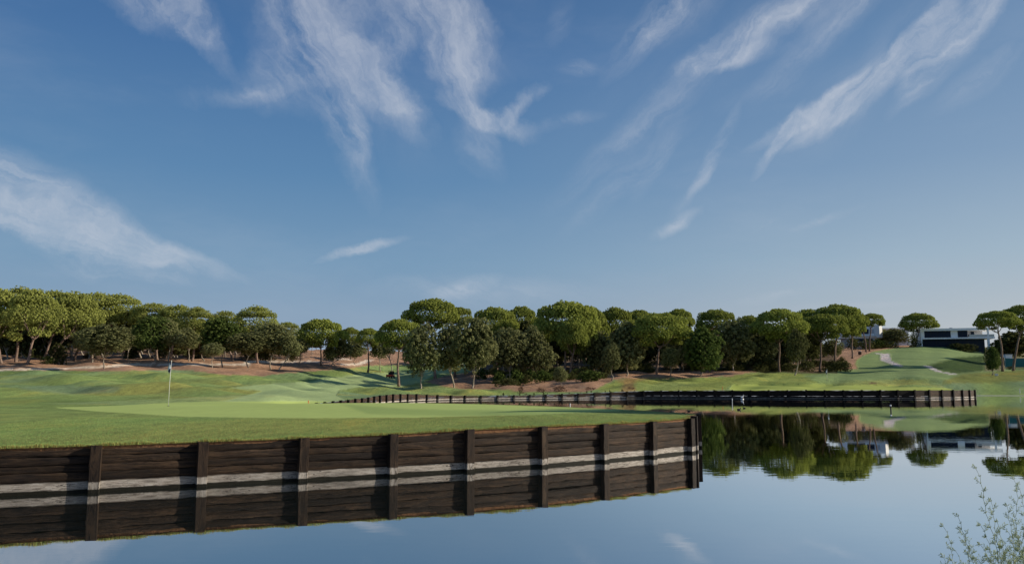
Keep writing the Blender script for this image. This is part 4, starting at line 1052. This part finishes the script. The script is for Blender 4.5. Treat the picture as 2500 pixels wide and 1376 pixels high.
# a low pale building beyond the crest
d = 330; X, Y, _ = at(2188, 830, d); z0 = at(2188, 832, d)[2]
h3 = empty('outbuilding', (X, Y, z0)); tag(h3, 'low pale flat-roofed building peeping over dark trees between the houses', 'building')
s3 = d/F
mb = MB(); mb.box(-31*s3, 30*s3, 0, 8, -2, 29*s3); mb.build('wall', m_shade, h3); mb = MB(); mb.box(-33*s3, 31*s3, -.5, 8.5, 29*s3+.003, 31.5*s3); mb.build('roof', m_render, h3)
for k in range(5): mb = MB(); mb.box((-28+k*11)*s3, (-21+k*11)*s3, -.06, -.003, 15*s3, 26*s3); mb.build('window', m_glass, h3)

# turquoise screen fence at the right edge
X0, Y0, _ = at(2452, 870, 214); fz = gz(X0, Y0)
fn = empty('screen_fence', (X0, Y0, fz)); tag(fn, 'turquoise netting fence behind the right-edge pine trunks', 'fence')
for k in range(4):
    mb = MB(); mb.tube([(k*2.6,0,-.3),(k*2.6,0,2.6)], .06, 8); mb.build('fence_post', m_metal, fn)
    if k < 3: mb = MB(); mb.box(k*2.6+.07, k*2.6+2.53, -.02, .02, .1, 2.4); mb.build('net_panel', m_net, fn)
X0, Y0, _ = at(2462, 852, 222); sh = empty('shed', (X0, Y0, gz(X0, Y0))); tag(sh, 'small pale blue-white shed above the turquoise netting', 'shed')
mb = MB(); mb.box(-.9,.9,0,2,0,2.9); mb.build('wall', m_render, sh); mb = MB(); mb.box(-1.05,1.05,-.15,2.15,2.903,3.05); mb.build('roof', m_shade, sh); mb = MB(); mb.box(-.35,.35,-.05,-.003,.05,2.0); mb.build('door', m_shade, sh)
# bin near the crest, ball washer, white box
X0, Y0, _ = at(2099, 858, 236); bn_ = empty('litter_bin', (X0, Y0, gz(X0, Y0))); tag(bn_, 'dark wooden litter bin on the brown ground by the start of the paved path', 'litter bin')
m_binw = simple('bin_wood', (.10,.065,.045), .8, .3)
mb = MB()
for k in range(12):
    a_ = k*math.pi/6; mb.box(.34*math.cos(a_)-.07, .34*math.cos(a_)+.07, .34*math.sin(a_)-.07, .34*math.sin(a_)+.07, .05, .95)
mb.build('slat_body', m_binw, bn_); mb = MB(); mb.tube([(0,0,.955),(0,0,1.05)], [.45,.38], 16); mb.build('lid', m_shade, bn_)
X0, Y0, _ = at(2433, 904, 164); wb = empty('utility_box', (X0, Y0, gz(X0, Y0))); tag(wb, 'small white cabinet at the foot of the right-hand pines', 'cabinet')
mb = MB(); mb.box(-.28,.28,0,.3,.06,.42); mb.build('body', m_white, wb, bevel=.02); mb = MB(); mb.box(-.31,.31,-.03,.33,.423,.46); mb.build('lid', m_white, wb); mb = MB(); mb.box(-.24,.24,.04,.26,0,.057); mb.build('plinth', m_shade, wb)

# ------------------------------------------------------------------ feathery plant in the foreground
m_twig = simple('green_stem', (.26,.30,.18), .7, .2, 20)
m_sprig = leafmat('sprig_leaves', (.30,.36,.20), (.55,.60,.34), .4, .1)
def foreground():
    r = random.Random(3); base = at(2440, 1376, 3.4); root = empty('feathery_shrub', (base[0], base[1], .7)); tag(root, 'wispy pale green shrub with thin twigs at the bottom right corner', 'shrub')
    O = np.array(root.location); V = []; sh = []
    def needle(p, d_, L, w_):
        d_ = d_/np.linalg.norm(d_); u = np.cross(d_, (r.gauss(0, 1), r.gauss(0, 1)+1.5, r.gauss(0, 1))); u /= np.linalg.norm(u)+1e-9
        V.extend([p-u*w_*.25, p+d_*L*.5-u*w_*.5, p+d_*L, p+d_*L*.5+u*w_*.5]); sh.append(r.random())
    tips = [(2384,1145),(2345,1262),(2306,1285),(2478,1170),(2420,1225),(2462,1235),(2496,1195),(2355,1305),(2400,1282),(2305,1362),(2480,1275),(2530,1180),(2440,1310),(2372,1338),(2560,1230),(2420,1350),(2450,1340),(2490,1315),(2400,1330),(2335,1345),(2515,1290),(2468,1300),(2435,1275),(2540,1270),(2385,1365),(2500,1350),(2475,1355),(2460,1330),(2485,1300),(2510,1320),(2440,1352),(2505,1368),(2415,1368),(2455,1366),(2490,1340)]
    for (tx, ty) in tips:
        dd = 3.4+r.uniform(-.3, .3); tp = np.array(at(tx, ty, dd))-O; b0 = np.array([r.uniform(-.06,.16), r.uniform(-.05,.05), 0])
        mid = b0*.42+tp*.58+np.array([.07*r.uniform(.2, 1.2), 0, -.02])
        pts = []; n_ = 40; ph = r.random()*6
        for i in range(n_+1):
            t_ = i/n_; p = (1-t_)**2*b0+2*t_*(1-t_)*mid+t_**2*tp; k_ = (i % 2-.5)*.006*t_; pts.append(p+np.array([.005*math.sin(t_*30+ph)+k_, .005*math.cos(t_*31), -k_*.4]))
        mb = MB(); mb.tube(pts, [.0019*(1-.8*i/n_)+.0003 for i in range(n_+1)], 5)
        for i in range(12, n_+1):
            t_ = i/n_; p = pts[i]; dr = pts[min(n_, i+1)]-pts[i-2]; dr /= np.linalg.norm(dr)
            side = 1 if i % 2 else -1
            a_ = side*r.uniform(.5, 1.0); ca, sa = math.cos(a_), math.sin(a_); v_ = np.array([dr[0]*ca+dr[2]*sa, r.uniform(-.4, .4), -dr[0]*sa+dr[2]*ca])
            if r.random() < .8:
                L = r.uniform(.02, .085)*(1.3-t_)
                m_ = 7; tw = [p+v_*L*k/m_+np.array([(k % 2-.5)*.0025, 0, .12*L*(k/m_)**2]) for k in range(m_+1)]; mb.tube(tw, [.0009-.0006*k/m_ for k in range(m_+1)], 4)
                for k in range(1, m_+1):
                    for s__ in (-1, 1):
                        if r.random() < .85:
                            b_ = s__*r.uniform(.5, 1.1); cb2, sb = math.cos(b_), math.sin(b_); needle(tw[k], np.array([v_[0]*cb2+v_[2]*sb, r.uniform(-.5, .5), -v_[0]*sb+v_[2]*cb2]), r.uniform(.008, .015), r.uniform(.002, .0038))
            for s__ in (-1, 1): needle(p, np.array([dr[0]+s__*r.uniform(.4,1.2)*dr[2], r.uniform(-.6, .6), dr[2]-s__*r.uniform(.4,1.2)*dr[0]]), r.uniform(.006, .013), r.uniform(.0018, .0034))
        mb.build('stem', m_twig, root, smooth=True)
    me = npmesh('foliage', V, np.arange(len(V)).reshape(-1, 4), m_sprig); a_ = me.attributes.new('shade', 'FLOAT', 'FACE'); a_.data.foreach_set('value', np.array(sh, dtype=np.float32)); link('foliage', me, root)
foreground()

# ------------------------------------------------------------------ sky and sun
SUN_EL, SUN_AZ = 21.0, 1.5       # azimuth counted from +X towards +Y
w = bpy.data.worlds.new('World'); scn.world = w; w.use_nodes = True; nt = w.node_tree; nt.nodes.clear()
wo = nt.nodes.new('ShaderNodeOutputWorld')
sky = N(nt, 'ShaderNodeTexSky', sky_type='NISHITA'); sky.sun_disc = False; sky.sun_elevation = R(SUN_EL); sky.sun_rotation = R(90-SUN_AZ); sky.air_density = 1.0; sky.dust_density = 1.5; sky.ozone_density = 1.5
dirv = N(nt, 'ShaderNodeTexCoord').outputs['Generated']
sp = N(nt, 'ShaderNodeSeparateXYZ', {0: dirv})
az = M(nt, 'ARCTAN2', sp.outputs[0], sp.outputs[1]); el = M(nt, 'ARCSINE', sp.outputs[2])
def lin(r_, g_, b_):
    f_ = lambda c: ((c/255+.055)/1.055)**2.4 if c > 10 else c/255/12.92
    return (f_(r_), f_(g_), f_(b_))
def elp(deg): return deg/90.0
eln = M(nt, 'DIVIDE', el, math.pi/2)
left = ramp(nt, eln, [(0, lin(150,164,184)), (elp(4), lin(136,160,185)), (elp(8), lin(118,153,184)), (elp(14), lin(92,134,175)), (elp(22), lin(71,113,162)), (elp(32), lin(53,92,141)), (1, lin(38,66,112))])
right = ramp(nt, eln, [(0, lin(192,192,194)), (elp(3.5), lin(182,190,197)), (elp(8), lin(160,181,198)), (elp(14), lin(130,158,188)), (elp(22), lin(104,138,176)), (elp(32), lin(76,108,150)), (1, lin(40,68,112))])
mixf = sstep(nt, az, -.25, .68)
base = mixc(nt, mixf, left, right)
# clouds: streaky cirrus placed by azimuth and elevation
azel = N(nt, 'ShaderNodeCombineXYZ', {0: az, 1: el, 2: 0.0}).outputs[0]
wn = N(nt, 'ShaderNodeTexNoise', {'Vector': azel, 'Scale': 5.0, 'Detail': 7.0, 'Roughness': .62})
warp = N(nt, 'ShaderNodeVectorMath', {0: N(nt, 'ShaderNodeVectorMath', {0: wn.outputs['Color'], 1: (.5,.5,.5)}, operation='SUBTRACT').outputs[0], 'Scale': .115}, operation='SCALE').outputs[0]
pw = N(nt, 'ShaderNodeVectorMath', {0: azel, 1: warp}, operation='ADD').outputs[0]
def cloud_group(blobs, vec):
    tot = None
    for (px, py, hl, hw, ang, wt) in blobs:
        a_, y_, z_ = ray(px, py); A_ = math.atan2(a_, y_); E_ = math.asin(z_/math.sqrt(a_*a_+y_*y_+z_*z_))
        mp_ = mapping(nt, vec, (hl*1.15/1850, hw*1.2/1850, 1), (0, 0, R(ang)), (A_, E_, 0), 'TEXTURE')
        gg = N(nt, 'ShaderNodeTexGradient', {0: mp_}, gradient_type='SPHERICAL').outputs[1]
        tot = M(nt, 'MULTIPLY', gg, wt) if tot is None else M(nt, 'MULTIPLY_ADD', gg, wt, tot)
    return tot
left_blobs = [(740,50,230,120,-60,1.3),(800,220,210,58,-75,1.3),(850,390,150,42,-65,.7),(860,150,230,62,-42,1.2),(690,180,100,70,20,.8),(930,220,110,40,-25,.8),(980,20,180,62,-20,.8),(1080,130,220,54,-58,1.2),(1120,60,140,55,-45,.6),(1150,95,100,55,-60,.6),
              (1190,275,140,30,-18,1.4),(1150,170,120,44,-5,.7),(960,110,55,40,-60,.9),(1170,370,90,52,-60,.6),(600,240,130,24,15,.55),(700,270,110,34,-5,.4),(1280,255,75,20,35,1.0),(400,8,130,50,-25,1.3),(480,70,130,28,-48,1.0),(890,110,330,150,-55,.42)]
mid_blobs = [(110,500,290,66,-26,1.6),(330,600,280,30,-12,.9),(60,568,190,22,-30,.9),(250,570,330,60,-18,.4),(890,612,110,12,13,1.5),(1180,708,330,34,0,.6),(1130,700,90,20,20,.8),(1655,552,70,17,25,1.0),(1660,520,60,24,60,.3),(1408,166,60,19,-5,.8),(1375,295,100,16,12,.6),(1900,725,110,14,6,.5),(2100,748,160,8,2,.4),(1985,540,110,11,17,.5),(1860,555,60,14,30,.4),(240,665,200,16,-4,.3)]
right_blobs = [(2380,45,210,34,47,1.7),(2272,115,115,32,65,1.5),(2200,155,150,30,42,1.2),(2110,220,120,22,42,1.5),(2050,250,170,32,32,1.0),(1960,285,150,20,28,1.1),(1900,345,105,14,52,1.3),(2150,170,300,70,38,.4),(1600,50,170,38,42,1.1),(1680,20,140,42,30,.6),(1900,40,260,42,22,1.0),(2060,30,240,36,35,.7),(1770,140,130,22,8,.8),
              (1560,310,300,46,42,.6),(1530,440,190,32,40,.55),(1600,400,110,22,60,.5),(1735,385,120,20,60,1.1),(1710,430,75,24,70,.5),(1900,210,150,32,15,.3),(2390,190,110,28,35,.6),(1360,55,75,36,70,.35),(1780,100,500,120,25,.15)]
def streak(ang, sx, sy, det=8):
    return noise(nt, mapping(nt, mapping(nt, pw, (1,1,1), (0,0,R(-ang))), (sx, sy, 1)), 1.0, det, .66, .3)
s1 = streak(-58, 3.2, 17); s2 = streak(-16, 3, 26); s3 = streak(40, 3, 30)
fine_ = noise(nt, pw, 26.0, 6, .65)
def cover(tot, s_):
    f_ = M(nt, 'ADD', M(nt, 'MULTIPLY', sstep(nt, s_, .28, .74), .90), M(nt, 'MULTIPLY', sstep(nt, fine_, .35, .7), .25))
    return M(nt, 'MULTIPLY', M(nt, 'POWER', M(nt, 'MINIMUM', M(nt, 'MAXIMUM', tot, 0.0), 1.0), 1.25), f_)
ca = cover(cloud_group(left_blobs, pw), s1); 
warp2 = N(nt, 'ShaderNodeVectorMath', {0: warp, 'Scale': .45}, operation='SCALE').outputs[0]
pw2 = N(nt, 'ShaderNodeVectorMath', {0: azel, 1: warp2}, operation='ADD').outputs[0]
cb_ = cover(cloud_group(mid_blobs, pw2), s2); cc_ = cover(cloud_group(right_blobs, pw2), s3)
alpha = M(nt, 'ADD', M(nt, 'ADD', ca, cb_), cc_)
alpha = M(nt, 'MULTIPLY', M(nt, 'MINIMUM', alpha, 1.0), .62)
veil = M(nt, 'MULTIPLY', sstep(nt, noise(nt, mapping(nt, pw2, (2.2, 7, 1), (0,0,R(20))), 1.0, 6, .6), .45, .75), .10)
alpha = M(nt, 'MAXIMUM', alpha, veil)
skyc = mixc(nt, alpha, base, lin(203,208,218))
nis = N(nt, 'ShaderNodeVectorMath', {0: sky.outputs[0], 'Scale': .10}, operation='SCALE').outputs[0]
fin = mixc(nt, .95, nis, skyc)
fin10 = N(nt, 'ShaderNodeVectorMath', {0: fin, 'Scale': 10.0}, operation='SCALE').outputs[0]
bg = N(nt, 'ShaderNodeBackground', {0: fin10, 1: .1}); nt.links.new(bg.outputs[0], wo.inputs[0])
w.cycles.sampling_method = 'MANUAL'; w.cycles.sample_map_resolution = 512

sl_ = bpy.data.lights.new('sun', 'SUN'); sl_.energy = 5.0; sl_.angle = R(.55); sl_.color = (1.0, .90, .74)
so = bpy.data.objects.new('sun', sl_); col.objects.link(so)
from mathutils import Vector
sd = Vector((math.cos(R(SUN_EL))*math.cos(R(SUN_AZ)), math.cos(R(SUN_EL))*math.sin(R(SUN_AZ)), math.sin(R(SUN_EL))))
so.rotation_euler = sd.to_track_quat('Z', 'Y').to_euler(); so.location = (60, 0, 60)

# ------------------------------------------------------------------ camera
cam = bpy.data.cameras.new('camera'); co_ = bpy.data.objects.new('camera', cam); col.objects.link(co_)
cam.sensor_width = 36; cam.lens = 36*F/2500; cam.clip_end = 6000; cam.clip_start = .05
co_.location = (0, 0, H); co_.rotation_euler = (math.pi/2+PITCH, 0, 0)
scn.camera = co_
scn.view_settings.view_transform = 'Standard'; scn.view_settings.look = 'None'; scn.view_settings.exposure = 0
scn.render.engine = 'CYCLES'
